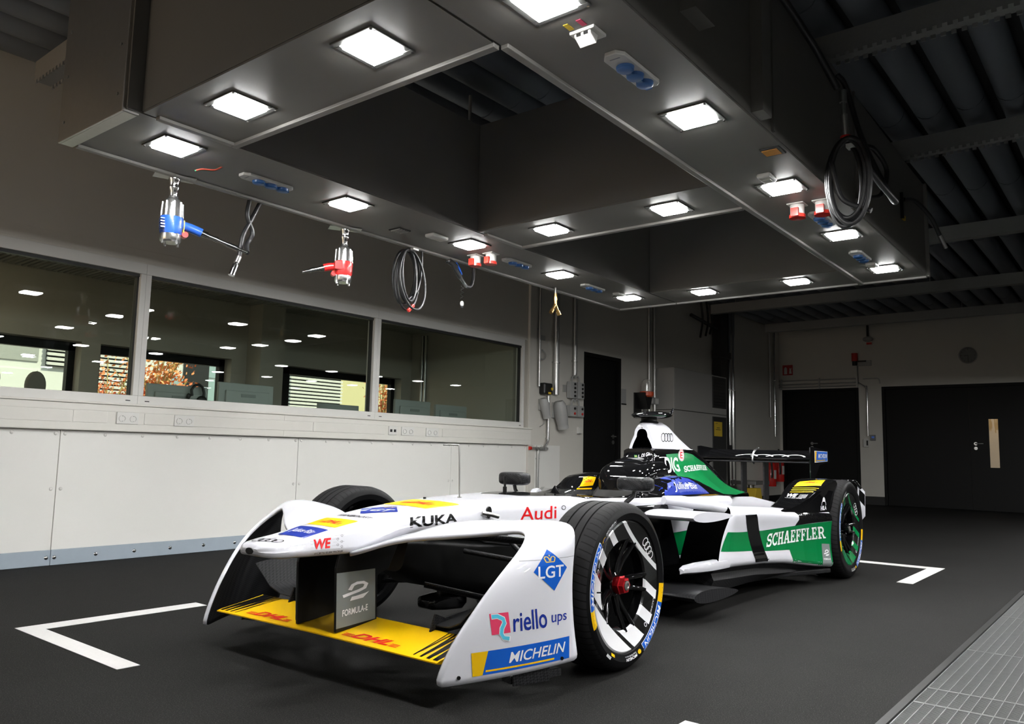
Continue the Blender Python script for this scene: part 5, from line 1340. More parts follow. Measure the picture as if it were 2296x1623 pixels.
def wheel(name, x, yc, R, b, s, rear):
    q = 0.245
    prof = [(q - .004, -b + .022), (q + .004, -b + .008), (q + (R - q) * .42, -b), (R - .024, -b + .004), (R - .012, -b + .013), (R - .004, -b + .026), (R, -b + .045)]
    for g_ in (-.40, 0.02, .34):
        y = g_ * b; prof += [(R, y - .0035), (R - .006, y - .003), (R - .006, y + .003), (R, y + .0035)]
    prof += [(R, b - .045), (R - .004, b - .026), (R - .012, b - .013), (R - .024, b - .004), (q + (R - q) * .42, b), (q + .004, b - .008), (q - .004, b - .022)]
    prof = [(r_, h_ * s) for r_, h_ in prof]
    mb = MB(); mb.lathe(prof, axis='Y', n=96)
    ty = mb.build(name, M_TYR if rear else M_TYF, car, smooth=30); ty.location = (x, yc, R)
    mb = MB(); mb.lathe([(q, s * (b - .014)), (q - .006, s * (b - .010)), (q - .012, s * (b - .013)), (.172, s * (b - .026)), (.166, s * (b - .034))], axis='Y', n=72); mb.build('rim_face', M_STG if rear else M_STW, ty, smooth=40)
    mb = MB(); mb.lathe([(.166, s * (b - .034)), (.163, s * (b - .07)), (.20, s * (b - .10)), (.235, s * (-b + .03)), (q, s * (-b + .016))], axis='Y', n=48); mb.build('rim_barrel', M_CB, ty, smooth=40)
    mb = MB(); mb.lathe([(0, s * (b - .10)), (.13, s * (b - .105)), (.15, s * (b - .12)), (.15, s * (-b + .02)), (0, s * (-b + .02))], axis='Y', n=32); mb.build('brake_drum', M_MATT, ty, smooth=40)
    for k in range(5):
        a = 2 * pi * k / 5 + (pi / 2 + 0.35) * 1.0
        for da in (-0.17, 0.17):
            mb = MB(); c0, s0, c1, s1 = cos(a), sin(a), cos(a + da), sin(a + da)
            mb.tube([(c0 * .035, s * (b - .075), s0 * .035), (c1 * .10, s * (b - .062), s1 * .10), (c1 * .166, s * (b - .036), s1 * .166), (c1 * .178, s * (b - .026), s1 * .178)], [.016, .012, .010, .006], 8); mb.build('spoke', M_CB, ty, smooth=50)
    mb = MB(); mb.lathe([(.05, s * (b - .09)), (.046, s * (b - .062)), (.036, s * (b - .058))], axis='Y', n=24); mb.build('hub', M_CB, ty, smooth=40)
    mn = M_CB if rear else P('nut_red', (0.55, 0.012, 0.02), 0.25, 0.6, noise=0.05)
    mb = MB(); mb.lathe([(.030, s * (b - .066)), (.036, s * (b - .05)), (.038, s * (b - .035)), (.032, s * (b - .033)), (.030, s * (b - .016)), (.022, s * (b - .014)), (.020, s * (b - .024)), (0, s * (b - .024))], axis='Y', n=6 if not rear else 24); mb.build('wheel_nut', mn, ty)
    mb = MB(); mb.lathe([(.019, s * (b - .03)), (.018, s * (b - .012)), (.010, s * (b - .010)), (.008, s * (b - .013)), (0, s * (b - .013))], axis='Y', n=20); mb.build('axle_end', M_STEEL, ty, smooth=40)
    mb = MB(); mb.cyl((q - .03, s * (b - .02), 0), (q - .045, s * (b - .004), 0), 0.003, n=6); mb.build('valve', M_MATT, ty)
    return ty
WFL = wheel('front_wheel', 0, .73, .312, .11, 1, False)
WFR = wheel('front_wheel', 0, -.73, .312, .11, -1, False)
WRL = wheel('rear_wheel', -3.1, .725, .333, .125, 1, True)
WRR = wheel('rear_wheel', -3.1, -.725, .333, .125, -1, True)
# ---- front suspension
for s in (1, -1):
    def rod(name, p0, p1, r, fl=0.45, mt=M_CARB):
        mb = MB(); mb.tube([(p0[0], s * p0[1], p0[2]), (p1[0], s * p1[1], p1[2])], r, 12, flat=fl); mb.build(name, mt, car, smooth=50)
    rod('upper_wishbone', (0.32, .19, .478), (0.04, .60, .445), .022)
    rod('upper_wishbone', (-0.22, .21, .475), (0.0, .60, .445), .018)
    rod('lower_wishbone', (0.40, .15, .285), (0.04, .60, .17), .020)
    rod('lower_wishbone', (-0.22, .20, .20), (0.0, .60, .17), .018)
    rod('push_rod', (0.06, .21, .515), (0.03, .57, .22), .012, 0.8, M_STEEL if False else M_CARB)
    rod('track_rod', (0.20, .18, .40), (0.10, .58, .36), .012, 0.8)
    mb = MB(); mb.lathe([(0.03, s * .50), (.10, s * .50), (.155, s * .55), (.16, s * .62), (0.1, s * .63)], (0.0, 0, .312), 'Y', 28); mb.build('brake_duct', M_MATT, car, smooth=40)
    mb = MB(); mb.tube([(0.12, s * .205, .552), (0.09, s * .228, .545), (0.05, s * .235, .535)], .009, 10); mb.build('rocker_joint', M_STEEL, car, smooth=50)
    mb = MB(); mb.prism([(0.016*cos(a), 0.024*sin(a)) for a in [2*pi*k/20 for k in range(20)]], s * .199, s * .2075, lambda u, v, w: (u + 0.075, w, v + 0.553)); mb.build('rocker_opening', M_MATT, car)
    # rear suspension
    rod('rear_wishbone', (-2.85, .22, .40), (-3.1, .60, .42), .018); rod('rear_wishbone', (-3.4, .20, .38), (-3.1, .60, .42), .018); rod('rear_wishbone', (-2.85, .25, .16), (-3.1, .60, .18), .018)
    mb = MB(); mb.tube([(-3.1, s * .15, .33), (-3.1, s * .60, .333)], .022, 12); mb.build('drive_shaft', M_STEEL, car, smooth=50)
# gearbox / rear crash box
mb = MB(); secs = []
for x, hw, zb, zt in ((-2.6, .28, .10, .50), (-3.0, .20, .10, .46), (-3.35, .11, .16, .42), (-3.62, .07, .24, .38)): secs.append(ring(x, hw, hw, zb, zt, .04, .04))
mb.loft(secs); mb.build('gearbox_cover', M_MATT, car, smooth=40)
mb = MB(); mb.box((-3.66, -.05, .27), (-3.62, .05, .36)); mb.build('rear_light', M_DR, car, bevel=0.005)
# ---- cockpit coaming, headrest, engine cover
CT = [(-0.93, .583), (-1.12, .590), (-1.22, .603), (-1.27, .625), (-1.315, .662), (-1.37, .683), (-1.48, .697), (-1.60, .693), (-1.72, .670), (-1.85, .632), (-1.96, .598), (-2.06, .575)]
for s in (1, -1):
    mb = MB(); secs = []
    for i in range(46):
        x = -0.93 - 1.13 * i / 45
        zt = interp(CT, x)[0]; zb = 0.560; f = max(0.02, (zt - 0.575) / 0.12)
        yo = 0.315 + 0.075 * min(1, (-0.93 - x) / 0.45) - 0.02 * max(0, (-1.6 - x) / 0.46); yi = 0.195 if x > -1.3 else 0.195 - 0.05 * min(1, (-1.3 - x) / 0.2)
        ym = yi + (yo - yi) * 0.30
        sec = [(yo, zb), (yo - .004 * f, zb + (zt - zb) * .35), (yo - .022 * f, zb + (zt - zb) * .72), (yo - .052 * f, zb + (zt - zb) * .93), (ym + .03, zt), (ym, zt + .002), (yi + .01, zt - .008 * f), (yi, zt - .03 * f - .003), (yi - .004, zb - .12)]
        secs.append([(x, s * a_, b_) for a_, b_ in sec])
    mb.loft(secs); o = mb.build('cockpit_coaming', M_CB, car, smooth=50)
    if s == 1: COA = o
    else: COB = o
mb = MB(); secs = []
for x, hw, zt in ((-1.36, .12, .66), (-1.395, .15, .715), (-1.44, .165, .745), (-1.50, .17, .762), (-1.58, .168, .775), (-1.70, .16, .78)): secs.append(ring(x, hw, hw + .03, .45, zt, .07, .02))
mb.loft(secs); mb.build('headrest', M_CB, car, smooth=50)
mb = MB(); secs = []
for x, hw, zt in ((-1.02, .12, .32), (-1.2, .15, .42), (-1.36, .16, .60), (-1.42, .14, .66)): secs.append(ring(x, hw, hw, .28, zt, .03, .02))
mb.loft(secs); mb.build('seat', M_TUBM, car, smooth=40)
mb = MB(); mb.lathe([(.11, -.012), (.12, 0), (.11, .012), (.10, 0), (.11, -.012)], (-0.98, 0, .47), 'X', 32); mb.bx((-0.98, 0, .47), (.02, .16, .05)); mb.cyl((-0.86, 0, .48), (-0.98, 0, .47), .02); mb.build('steering_wheel', M_TUBM, car, smooth=40)
# engine cover
ET = [(-1.62, .845, .100, .33), (-1.66, .852, .096, .35), (-1.75, .856, .094, .37), (-1.95, .858, .092, .385), (-2.10, .862, .088, .37), (-2.22, .866, .080, .35), (-2.32, .846, .066, .325), (-2.415, .816, .058, .30), (-2.56, .766, .050, .265), (-2.70, .712, .044, .24), (-2.85, .642, .040, .21), (-3.0, .566, .035, .17), (-3.06, .53, .03, .14)]
mb = MB(); secs = []; NZ = 12
xx = []
for a, b in zip(ET, ET[1:]):
    for k in range(3): xx.append(a[0] + (b[0] - a[0]) * k / 3)
xx.append(ET[-1][0])
for x in xx:
    T, ht, hb = interp(ET, x); zb = min(.555, T - .05); half = []
    for i in range(NZ + 1):
        t = i / NZ; z = zb + (T - .012 - zb) * t
        y = ht + (hb - ht) * (1 - t) ** 2.1
        half.append((y, z))
    half += [(ht * .85, T - .003), (ht * .5, T)]
    sec = [(x, y, z) for y, z in half] + [(x, 0, T + .001)] + [(x, -y, z) for y, z in reversed(half)]
    secs.append(sec)
mb.loft(secs); ENG = mb.build('engine_cover', M_CB, car, smooth=50)
# slope between headrest and hoop
mb = MB(); secs = []
for x, hw, zt in ((-1.46, .155, .735), (-1.50, .15, .765), (-1.56, .128, .785), (-1.60, .112, .80), (-1.635, .106, .842), (-1.70, .10, .85)): secs.append(ring(x, hw, hw + .05, .60, zt, .05, .02))
mb.loft(secs); HBK = mb.build('roll_bar_base', M_CB, car, smooth=50)
# roll hoop fairing: white arch
HT = [(-1.672, .990, .062), (-1.69, 1.004, .066), (-1.72, 1.014, .070), (-1.80, 1.019, .072), (-1.88, 1.020, .071), (-1.94, 1.004, .068), (-2.02, .966, .064), (-2.12, .917, .062), (-2.22, .872, .060)]
def arch(x, T, hw, inset=0.0):
    zb = .848; pts = []
    N = 20
    Tt, w0, w1 = T - inset, .091 - inset - .012 * max(0, (-1.9 - x)), hw - inset
    zs = zb + (Tt - zb) * .60
    for i in range(6): 
        t = i / 6; pts.append((w0 + (w1 * .9 - w0) * t ** 1.3, zb + (zs - zb) * t))
    for i in range(N + 1):
        a = pi * i / N; pts.append((w1 * .9 * (abs(cos(a)) ** .85) * (1 if cos(a) >= 0 else -1), zs + (Tt - zs) * sin(a) ** .85))
    for i in range(5, -1, -1):
        t = i / 6; pts.append((-(w0 + (w1 * .9 - w0) * t ** 1.3), zb + (zs - zb) * t))
    return [(x, y, z) for y, z in pts]
mb = MB(); outer = [arch(x, T, hw) for x, T, hw in HT]; n = len(outer[0])
mb.loft(outer, caps=False, closed=False)
inner = arch(-1.668, .990, .062, .021); inner2 = arch(-1.76, .990, .062, .023)
k0 = len(mb.v); mb.add(outer[0] + inner, [(i, i + 1, n + i + 1, n + i) for i in range(n - 1)])
mb.add(outer[-1], [tuple(range(n))])
HOOP = mb.build('roll_hoop_fairing', M_CW, car, smooth=45, merge=True)
mb = MB(); mb.loft([inner, inner2], caps=False, closed=False); mb.add(inner2, [tuple(range(n))]); mb.build('air_inlet', M_VOID, car, smooth=40)
mb = MB(); mb.sphere((-1.672, 0, .977), .006); mb.build('hoop_bolt', M_STEEL, HOOP, smooth=60)
# camera pod
mb = MB(); secs = []
for t in [i / 16 for i in range(17)]:
    x = -1.60 - .44 * t; w = max(.004, .13 * sin(pi * min(1, t * 1.0)) ** .6 * (1 - .35 * t)); th = max(.003, .026 * sin(pi * t) ** .6)
    secs.append([(x, w * cos(a), 1.052 + .016 * t + th * sin(a)) for a in [2 * pi * k / 20 for k in range(20)]])
mb.loft(secs); POD = mb.build('camera_pod', M_CB, car, smooth=50)
mb = MB(); mb.tube([(-1.98, 0, 1.064), (-2.06, 0, 1.075), (-2.085, 0, 1.10), (-2.10, 0, 1.118)], [.012, .012, .009, .005], 8); mb.build('pod_tail', M_CB, POD, smooth=50)
mb = MB(); mb.lathe([(.062, 1.010), (.05, 1.022), (.052, 1.045)], (-1.76, 0, 0), 'Z', 20); mb.build('pod_foot', M_MATT, POD, smooth=50)
mb = MB(); mb.cyl((-1.70, 0, 1.07), (-1.70, 0, 1.092), .010, n=10); mb.build('pod_knob', M_MATT, POD)
# ---- mirrors
for s in (1, -1):
    mb = MB(); secs = []
    for x, k in ((-.835, .55), (-.842, .85), (-.86, 1), (-.895, 1), (-.91, .92)):
        secs.append([(x, s * (.385 + .098 * k * (abs(cos(a)) ** .4) * (1 if cos(a) > 0 else -1)), .660 + .036 * k * (abs(sin(a)) ** .5) * (1 if sin(a) > 0 else -1)) for a in [2 * pi * i / 28 for i in range(28)]])
    mb.loft(secs); mi = mb.build('mirror', M_CARB, car, smooth=40)
    mb = MB(); mb.tube([(-.875, s * .385, .64), (-.875, s * .375, .60), (-.862, s * .345, .572), (-.86, s * .33, .555)], [.020, .020, .021, .024], 10, flat=.5); mb.build('mirror_stem', M_CARB, mi, smooth=50)
# ---- cowl, spike, antennas
mb = MB(); mb.cyl((-.72, 0, .604), (-.72, 0, .640), .026, .003, n=14); mb.build('sensor_spike', M_CB, car, smooth=50)
mb = MB(); mb.tube(bez([(.033, 0, .598), (.033, -.004, .70), (.033, -.010, .82), (.033, -.022, .834), (.033, -.105, .834)], 6), .0035, 8); mb.cyl((.033, 0, .598), (.033, 0, .606), .010, n=10); mb.build('pitot_tube', M_STEEL, car, smooth=50)
mb = MB(); mb.cyl((-.36, -.05, .602), (-.36, -.05, .64), .010, n=10); mb.cyl((-.36, -.05, .64), (-.358, -.05, .692), .006, n=10); mb.build('aerial', M_MATT, car, smooth=50)
mb = MB(); mb.cyl((.14, -.11, .590), (.14, -.11, .602), .007, n=8); mb.build('stud', M_MATT, car)
M_SCR = P('windscreen', (0.05, 0.05, 0.05), 0.15, noise=0.02, alpha=0.25)
mb = MB(); vs = []; n = 16
for i in range(n + 1):
    a = -pi/2 + pi * i / n
    vs.append((-.80 + .18 * cos(a) * 1.0 - .10, .215 * sin(a), .598)); vs.append((-.83 + .15 * cos(a) - .10, .208 * sin(a), .622))
mb.add(vs, [(2*i, 2*i+2, 2*i+3, 2*i+1) for i in range(n)]); mb.build('windscreen', M_SCR, car, smooth=60)
# ---- side pods
YO = [(-1.30, .672), (-1.6, .672), (-1.9, .678), (-2.2, .70), (-2.45, .735), (-2.6, .765), (-2.765, .815)]
ZT = [(-1.30, .545), (-1.6, .535), (-1.9, .520), (-2.2, .502), (-2.4, .489), (-2.765, .47)]
ZB = [(-1.30, .225), (-1.6, .21), (-1.9, .195), (-2.2, .172), (-2.45, .14), (-2.6, .12), (-2.765, .105)]
PODS = {}
for s in (1, -1):
    mb = MB(); secs = []
    for i in range(38):
        x = -1.30 - 1.465 * i / 37
        yo, zt, zb = interp(YO, x)[0], interp(ZT, x)[0], interp(ZB, x)[0]
        if x > -1.46: yo -= .05 * ((x + 1.46) / .16) ** 2 * 0.3
        r = .055; yi = .28; pts = []
        for k in range(4): pts.append((yi + (yo - .03 - yi) * k / 4, zb))
        for k in range(6): a = -pi/2 + pi/2 * k / 5; pts.append((yo - .03 + .03 * cos(a), zb + .03 + .03 * sin(a)))
        for k in range(1, 9): t = k / 9; pts.append((yo - .012 * sin(pi * t) , zb + .03 + (zt - r - zb - .03) * t))
        for k in range(8): a = pi/2 * k / 7; pts.append((yo - r + r * cos(a), zt - r + r * sin(a)))
        for k in range(1, 9):
            t = k / 9; pts.append((yo - r + (yi - yo + r) * t, zt + (.575 - .02 * (i / 37) * 2.0 - zt) * t ** 1.6))
        pts.append((yi, .575 - .04 * i / 37))
        lean = 0.0
        secs.append([(x - (.12 * (z - .30) / .17 * max(0, 1 - i / 5) if z > .2 else 0), s * y, z) for y, z in pts])
    mb.loft(secs)
    mb.m[-2] = 1; mb.m[-1] = 0  # closed front cap, coloured as the shade of an open inlet
    PODS[s] = mb.build('side_pod', [M_CW, M_VOID], car, smooth=40)
    # inlet lips and ridge
    mb = MB(); mb.tube([(-1.12, s * .42, .575), (-1.22, s * .47, .567), (-1.36, s * .56, .545), (-1.50, s * .615, .515), (-1.62, s * .63, .505)], [.022, .03, .032, .030, .02], 14); mb.build('pod_ridge', M_CW, car, smooth=50)
    mb = MB(); secs = []
    for x, y0, y1, zt in ((-1.02, .555, .585, .245), (-1.05, .56, .60, .258), (-1.12, .585, .632, .268), (-1.22, .612, .656, .272), (-1.33, .63, .669, .275), (-1.40, .63, .671, .276)):
        secs.append([(x, s * a_, b_) for a_, b_ in ((y0, .215), (y1 - .03, .215), (y1 - .006, .225), (y1, .245), (y1 - .004, zt - .01), (y1 - .02, zt), (y0, zt))])
    mb.loft(secs); mb.build('inlet_lip', M_CW, car, smooth=40)
    mb = MB(); mb.prism([(-1.02, .40), (-1.02, .56), (-1.12, .60), (-1.40, .64), (-1.40, .40)], .212, .235, lambda u, v, w: (u, s * v, w)); mb.build('inlet_floor', M_VOID, car)
    # side panel of the tub in front of the inlet
    mb = MB(); vs = []; nx, nz = 20, 8
    for i in range(nx + 1):
        x = -.56 - .95 * i / nx
        for k in range(nz + 1):
            z = .215 + .335 * k / nz; y = .345 + .09 * min(1, (i / nx) * 1.4) - .015 * (k / nz)
            vs.append((x, s * y, z))
    mb.add(vs, [(i*(nz+1) + k, (i+1)*(nz+1) + k, (i+1)*(nz+1) + k + 1, i*(nz+1) + k + 1) for i in range(nx) for k in range(nz)])
    o = mb.build('tub_side_panel', M_CB, car, smooth=60)
    sd = o.modifiers.new('t', 'SOLIDIFY'); sd.thickness = .012; sd.offset = 0
    if s == 1: SPL = o
    # side impact spars
    def spar(name, z, th, x0, x1, y1, mt, cut):
        mb = MB(); secs = []
        for t in (0, .25, .5, .75, 1.0):
            y = .34 + (y1 - .34) * t; xa, xb = x0 + (-.02) * (1 - t), x1 + .0 * (1 - t); sec = []
            for k in range(24):
                a = 2 * pi * k / 24; cc, ss = cos(a), sin(a)
                px = (xa + xb) / 2 + (xa - xb) / 2 * cc; tt = th * (.75 + .25 * cc)
                sec.append((px, s * (y + (cut * (-cc) if t == 1 else 0)), z + tt * ss))
            secs.append(sec)
        mb.loft(secs); return mb.build(name, mt, car, smooth=45)
    spar('impact_spar', .505, .032, -.94, -1.29, .70, M_CW, .03)
    spar('lower_spar', .128, .040, -.90, -1.30, .72, M_CARB, .03)
    # underfloor edge
    mb = MB(); out = [(-.35, .20), (-.55, .40), (-.95, .46), (-1.2, .49), (-1.5, .51), (-1.9, .545), (-2.2, .60), (-2.45, .68), (-2.62, .75), (-2.765, .80), (-2.765, .3), (-.35, .1)]
    mb.prism(out, .070, .098, lambda u, v, w: (u, s * v, w)); mb.build('floor_edge', M_CARB, car, bevel=0.006)
    mb = MB(); secs = []
    for x in (-1.30, -1.6, -1.9, -2.2, -2.45, -2.6, -2.74):
        yo = interp(YO, x)[0]; zb = interp(ZB, x)[0]
        secs.append([(x, s * .35, zb + .005), (x, s * (yo - .03), zb + .005), (x, s * (yo - .07), zb - .03), (x, s * (yo - .055), max(.098, zb - .065)), (x, s * (yo - .09), .085), (x, s * .35, .085)])
    mb.loft(secs); mb.build('floor_flank', M_CARB, car, smooth=40)
    # rear wheel fairing
    poly = [(-2.16, .40), (-2.17, .490), (-2.30, .499), (-2.42, .520), (-2.53, .556), (-2.63, .604), (-2.72, .642), (-2.82, .664), (-2.95, .672)]
    for k in range(10):
        a = radians(62 - 92 * k / 9); poly.append((-3.1 + .352 * cos(a), .333 + .352 * sin(a)))
    poly.append((-2.74, .14)); poly.append((-2.55, .16))
    mb = MB(); secs = []
    NP = len(poly)
    for y, dz, sh in ((.545, .014, .0), (.56, .004, 0), (.58, 0, 0), (.66, 0, 0), (.74, 0, 0), (.775, .003, 0), (.795, .012, 0), (.805, .03, 0)):
        sec = []
        for i, (px, pz) in enumerate(poly):
            yy = y + (.012 if pz < .3 else 0) * (1 if y > .7 else 0) - (max(0, (-2.5 - px) * -0.0))
            yy = min(yy, interp(YO, px)[0] - (.030 if pz < .46 else .012))
            sec.append((px, s * yy, pz - (dz if pz > .45 else 0)))
        secs.append(sec)
    mb.loft(secs); o = mb.build('rear_wheel_fairing', M_CB, car, smooth=35)
    if s == 1: RFL = o
    mb = MB(); mb.prism([(.800, .632), (.850, .575), (.847, .40), (.815, .36), (.800, .50)], -3.49, -3.48, lambda u, v, w: (w, s * u, v)); o = mb.build('number_plate', M_CW, car)
    if s == 1: NPL = o
    mb = MB(); mb.tube([(-3.3, s * .74, .655), (-3.42, s * .80, .652), (-3.485, s * .82, .60)], .010, 8); mb.build('plate_bracket', M_CB, car, smooth=50)
# ---- rear wing
mb = MB(); secs = []
for y in [-.455 + .91 * i / 12 for i in range(13)]:
    secs.append(wsec(y, -3.48, -3.74, .800, .868, .026))
mb.loft(secs); RW = mb.build('rear_wing', M_CB, car, smooth=50)
mb = MB(); mb.loft([wsec(y, -3.46, -3.60, .775, .790, .012) for y in (-.455, 0, .455)]); mb.build('rear_wing_lower_element', M_CARB, car, smooth=50)
for s in (1, -1):
    mb = MB(); mb.prism([(-3.50, .655), (-3.50, .893), (-3.56, .897), (-3.98, .870), (-3.98, .783), (-3.74, .76), (-3.60, .655)], s * .458 - .004, s * .458 + .004, lambda u, v, w: (u, w, v)); o = mb.build('rear_wing_endplate', M_CB, car, bevel=0.001)
    if s == 1: EPL = o
    mb = MB(); mb.box((-3.62, s * .09 - .006, .38), (-3.52, s * .09 + .006, .80)); mb.build('wing_pillar', M_CARB, car)
mb = MB(); mb.tube(bez([(-3.50, .02, .76), (-3.47, .02, .79), (-3.50, .02, .85), (-3.6, .02, .885)]), .008, 8); mb.build('wing_stay', M_STEEL, car, smooth=50)
# ================================================================= LIVERY AND LETTERING
bpy.context.view_layer.update()
_dg = bpy.context.evaluated_depsgraph_get()
_bv = {}
def bvh(o):
    if o.name not in _bv:
        ev = o.evaluated_get(_dg); me = ev.to_mesh()
        _bv[o.name] = BVHTree.FromPolygons([v.co.copy() for v in me.vertices], [tuple(p.vertices) for p in me.polygons])
        ev.to_mesh_clear()
    return _bv[o.name]
_tx = {}
def T(s, shear=0.0, bold=0.0, gap=1.0):
    k = (s, shear, bold, gap)
    if k in _tx: return _tx[k]
    cu = bpy.data.curves.new('lettering', 'FONT'); cu.body = s; cu.shear = shear; cu.offset = bold; cu.space_character = gap; cu.resolution_u = 4
    o = bpy.data.objects.new('lettering', cu); C.objects.link(o)
    dg = bpy.context.evaluated_depsgraph_get(); me = bpy.data.meshes.new_from_object(o.evaluated_get(dg))
    bpy.data.objects.remove(o)
    vs = [(v.co.x, v.co.y) for v in me.vertices]; fs = [tuple(p.vertices) for p in me.polygons]
    x0, x1 = min(v[0] for v in vs), max(v[0] for v in vs); y0, y1 = min(v[1] for v in vs), max(v[1] for v in vs)
    vs = [((a - x0) / (x1 - x0), (b - y0) / (y1 - y0)) for a, b in vs]
    bpy.data.meshes.remove(me); bpy.data.curves.remove(cu)
    _tx[k] = (vs, fs); return _tx[k]
def poly(pts): return (list(pts), [tuple(range(len(pts)))])
RECT = poly([(0, 0), (1, 0), (1, 1), (0, 1)])
def merge(*sh):
    vs, fs = [], []
    for v, f in sh:
        k = len(vs); vs += v; fs += [tuple(i + k for i in q) for q in f]
    return vs, fs
def place(sh, u0, v0, u1, v1): return ([(u0 + (u1 - u0) * a, v0 + (v1 - v0) * b) for a, b in sh[0]], sh[1])
def thick(pts, t, ax=1.0):
    """ribbon of width t along a 2D polyline; ax scales x width"""
    L, R_ = [], []
    for i, p in enumerate(pts):
        a = pts[max(0, i - 1)]; b = pts[min(len(pts) - 1, i + 1)]
        dx, dy = b[0] - a[0], b[1] - a[1]; l = sqrt(dx*dx + dy*dy) or 1; nx, ny = -dy / l * t / 2 * ax, dx / l * t / 2
        L.append((p[0] + nx, p[1] + ny)); R_.append((p[0] - nx, p[1] - ny))
    n = len(pts)
    return (L + R_, [(i, i + 1, n + i + 1, n + i) for i in range(n - 1)])
def ringsh(cx, cy, rx, ry, t, n=40, a0=0, a1=2*pi):
    vs, fs = [], []
    for i in range(n + 1):
        a = a0 + (a1 - a0) * i / n
        vs += [(cx + rx * cos(a), cy + ry * sin(a)), (cx + (rx - t * rx) * cos(a), cy + (ry - t * ry) * sin(a))]
    return vs, [(2*i, 2*i+2, 2*i+3, 2*i+1) for i in range(n)]
def rings4(t=0.2): return merge(*[ringsh(0.165 + 0.2233 * k, 0.5, 0.165, 0.5, t) for k in range(4)])
def disc(cx, cy, rx, ry, n=24): return poly([(cx + rx * cos(2*pi*i/n), cy + ry * sin(2*pi*i/n)) for i in range(n)])
def rc(x0, y0, x1, y1): return poly([(x0, y0), (x1, y0), (x1, y1), (x0, y1)])
def slab(word):
    """hand-built slab-serif capitals"""
    def arc(cx, cy, rx, ry, a0, a1, n=10): return [(cx + rx * cos(radians(a0 + (a1 - a0) * i / n)), cy + ry * sin(radians(a0 + (a1 - a0) * i / n))) for i in range(n + 1)]
    st, sf = 0.17, 0.12
    G = {
     'S': [thick(arc(.36, .70, .25, .22, 40, 270) + arc(.36, .28, .27, .22, 90, -140)[1:], .16), rc(.55, .66, .66, 1.0), rc(.04, 0, .15, .34)],
     'C': [thick(arc(.42, .5, .31, .42, 50, 310, 16), .17), rc(.60, .64, .71, 1.0), rc(.60, .06, .69, .30)],
     'H': [rc(.10, 0, .27, 1), rc(.53, 0, .70, 1), rc(.2, .43, .6, .56), rc(.02, 0, .35, sf), rc(.45, 0, .78, sf), rc(.02, 1 - sf, .35, 1), rc(.45, 1 - sf, .78, 1)],
     'A': [poly([(.08, .05), (.22, .05), (.44, 1), (.30, 1)]), poly([(.56, .05), (.74, .05), (.50, 1), (.30, 1)]), rc(.2, .28, .6, .40), rc(0, 0, .30, sf), rc(.48, 0, .82, sf)],
     'E': [rc(.10, 0, .27, 1), rc(.02, 0, .62, sf), rc(.02, 1 - sf, .60, 1), rc(.2, .44, .46, .56), rc(.52, 0, .63, .28), rc(.50, .72, .61, 1), rc(.40, .36, .48, .64)],
     'F': [rc(.10, 0, .27, 1), rc(.02, 0, .36, sf), rc(.02, 1 - sf, .60, 1), rc(.2, .42, .46, .55), rc(.50, .72, .61, 1), rc(.40, .34, .48, .63)],
     'L': [rc(.10, 0, .27, 1), rc(.02, 0, .60, sf), rc(.02, 1 - sf, .36, 1), rc(.50, 0, .61, .32)],
     'R': [rc(.10, 0, .27, 1), rc(.02, 0, .36, sf), thick([(.04, .935)] + arc(.42, .71, .19, .225, 90, -90, 10) + [(.2, .485)], .14), poly([(.38, .46), (.54, .46), (.74, 0), (.56, 0)]), rc(.52, 0, .80, sf)]}
    Wd = {'S': .74, 'C': .78, 'H': .84, 'A': .84, 'E': .70, 'F': .66, 'L': .66, 'R': .82}
    x = 0; out = []
    for ch in word:
        out.append(merge(*[([(a + x, b) for a, b in v], f) for v, f in G[ch]])); x += Wd[ch]
    vs, fs = merge(*out)
    return [(a / x, b) for a, b in vs], fs
def emit(name, sh, fmap, mat, parent, seg=0.03):
    bm = bmesh.new()
    vv = [bm.verts.new((a, b, 0)) for a, b in sh[0]]
    for f in sh[1]:
        try: bm.faces.new([vv[i] for i in f])
        except ValueError: pass
    bmesh.ops.triangulate(bm, faces=bm.faces)
    P3 = {}
    def W3(v):
        k = (round(v.co.x, 6), round(v.co.y, 6))
        if k not in P3: P3[k] = fmap(v.co.x, v.co.y, False)
        return P3[k]
    for _ in range(6):
        lg = [e for e in bm.edges if (W3(e.verts[0]) - W3(e.verts[1])).length > seg]
        if not lg or len(bm.verts) > 9000: break
        bmesh.ops.subdivide_edges(bm, edges=lg, cuts=1); bmesh.ops.triangulate(bm, faces=[f for f in bm.faces if len(f.verts) > 3])
    for v in bm.verts: v.co = fmap(v.co.x, v.co.y, True)
    me = bpy.data.meshes.new(name); bm.to_mesh(me); bm.free(); me.materials.append(mat)
    o = bpy.data.objects.new(name, me); C.objects.link(o); o.parent = parent
    return o
def decal(parent, quad, layers, name='sponsor_patch', targets=None, off=0.0012, seg=0.016, names=None):
    q = [Vector(p) for p in quad]; tg = [bvh(t) for t in (targets or [parent])]
    qn = (q[2] - q[0]).cross(q[3] - q[1]).normalized()
    for li, (sh, mat) in enumerate(layers):
        def fm(u, v, snap, li=li):
            p = (q[0] * (1 - u) + q[1] * u) * (1 - v) + (q[3] * (1 - u) + q[2] * u) * v
            if snap:
                best = None
                for t in tg:
                    r = t.ray_cast(p + qn * 0.07, -qn, 0.16)
                    if r[0] is not None and (best is None or r[3] < best[3]): best = r
                if best is None:
                    for t in tg:
                        r = t.find_nearest(p)
                        if best is None or r[3] < best[3]: best = r
                n = best[1] if best[1].dot(qn) > 0 else -best[1]
                return best[0] + (n + qn).normalized() * (off + 0.0006 * li)
            return p
        emit(name if li == 0 else 'lettering', sh, fm, mat, parent, seg)
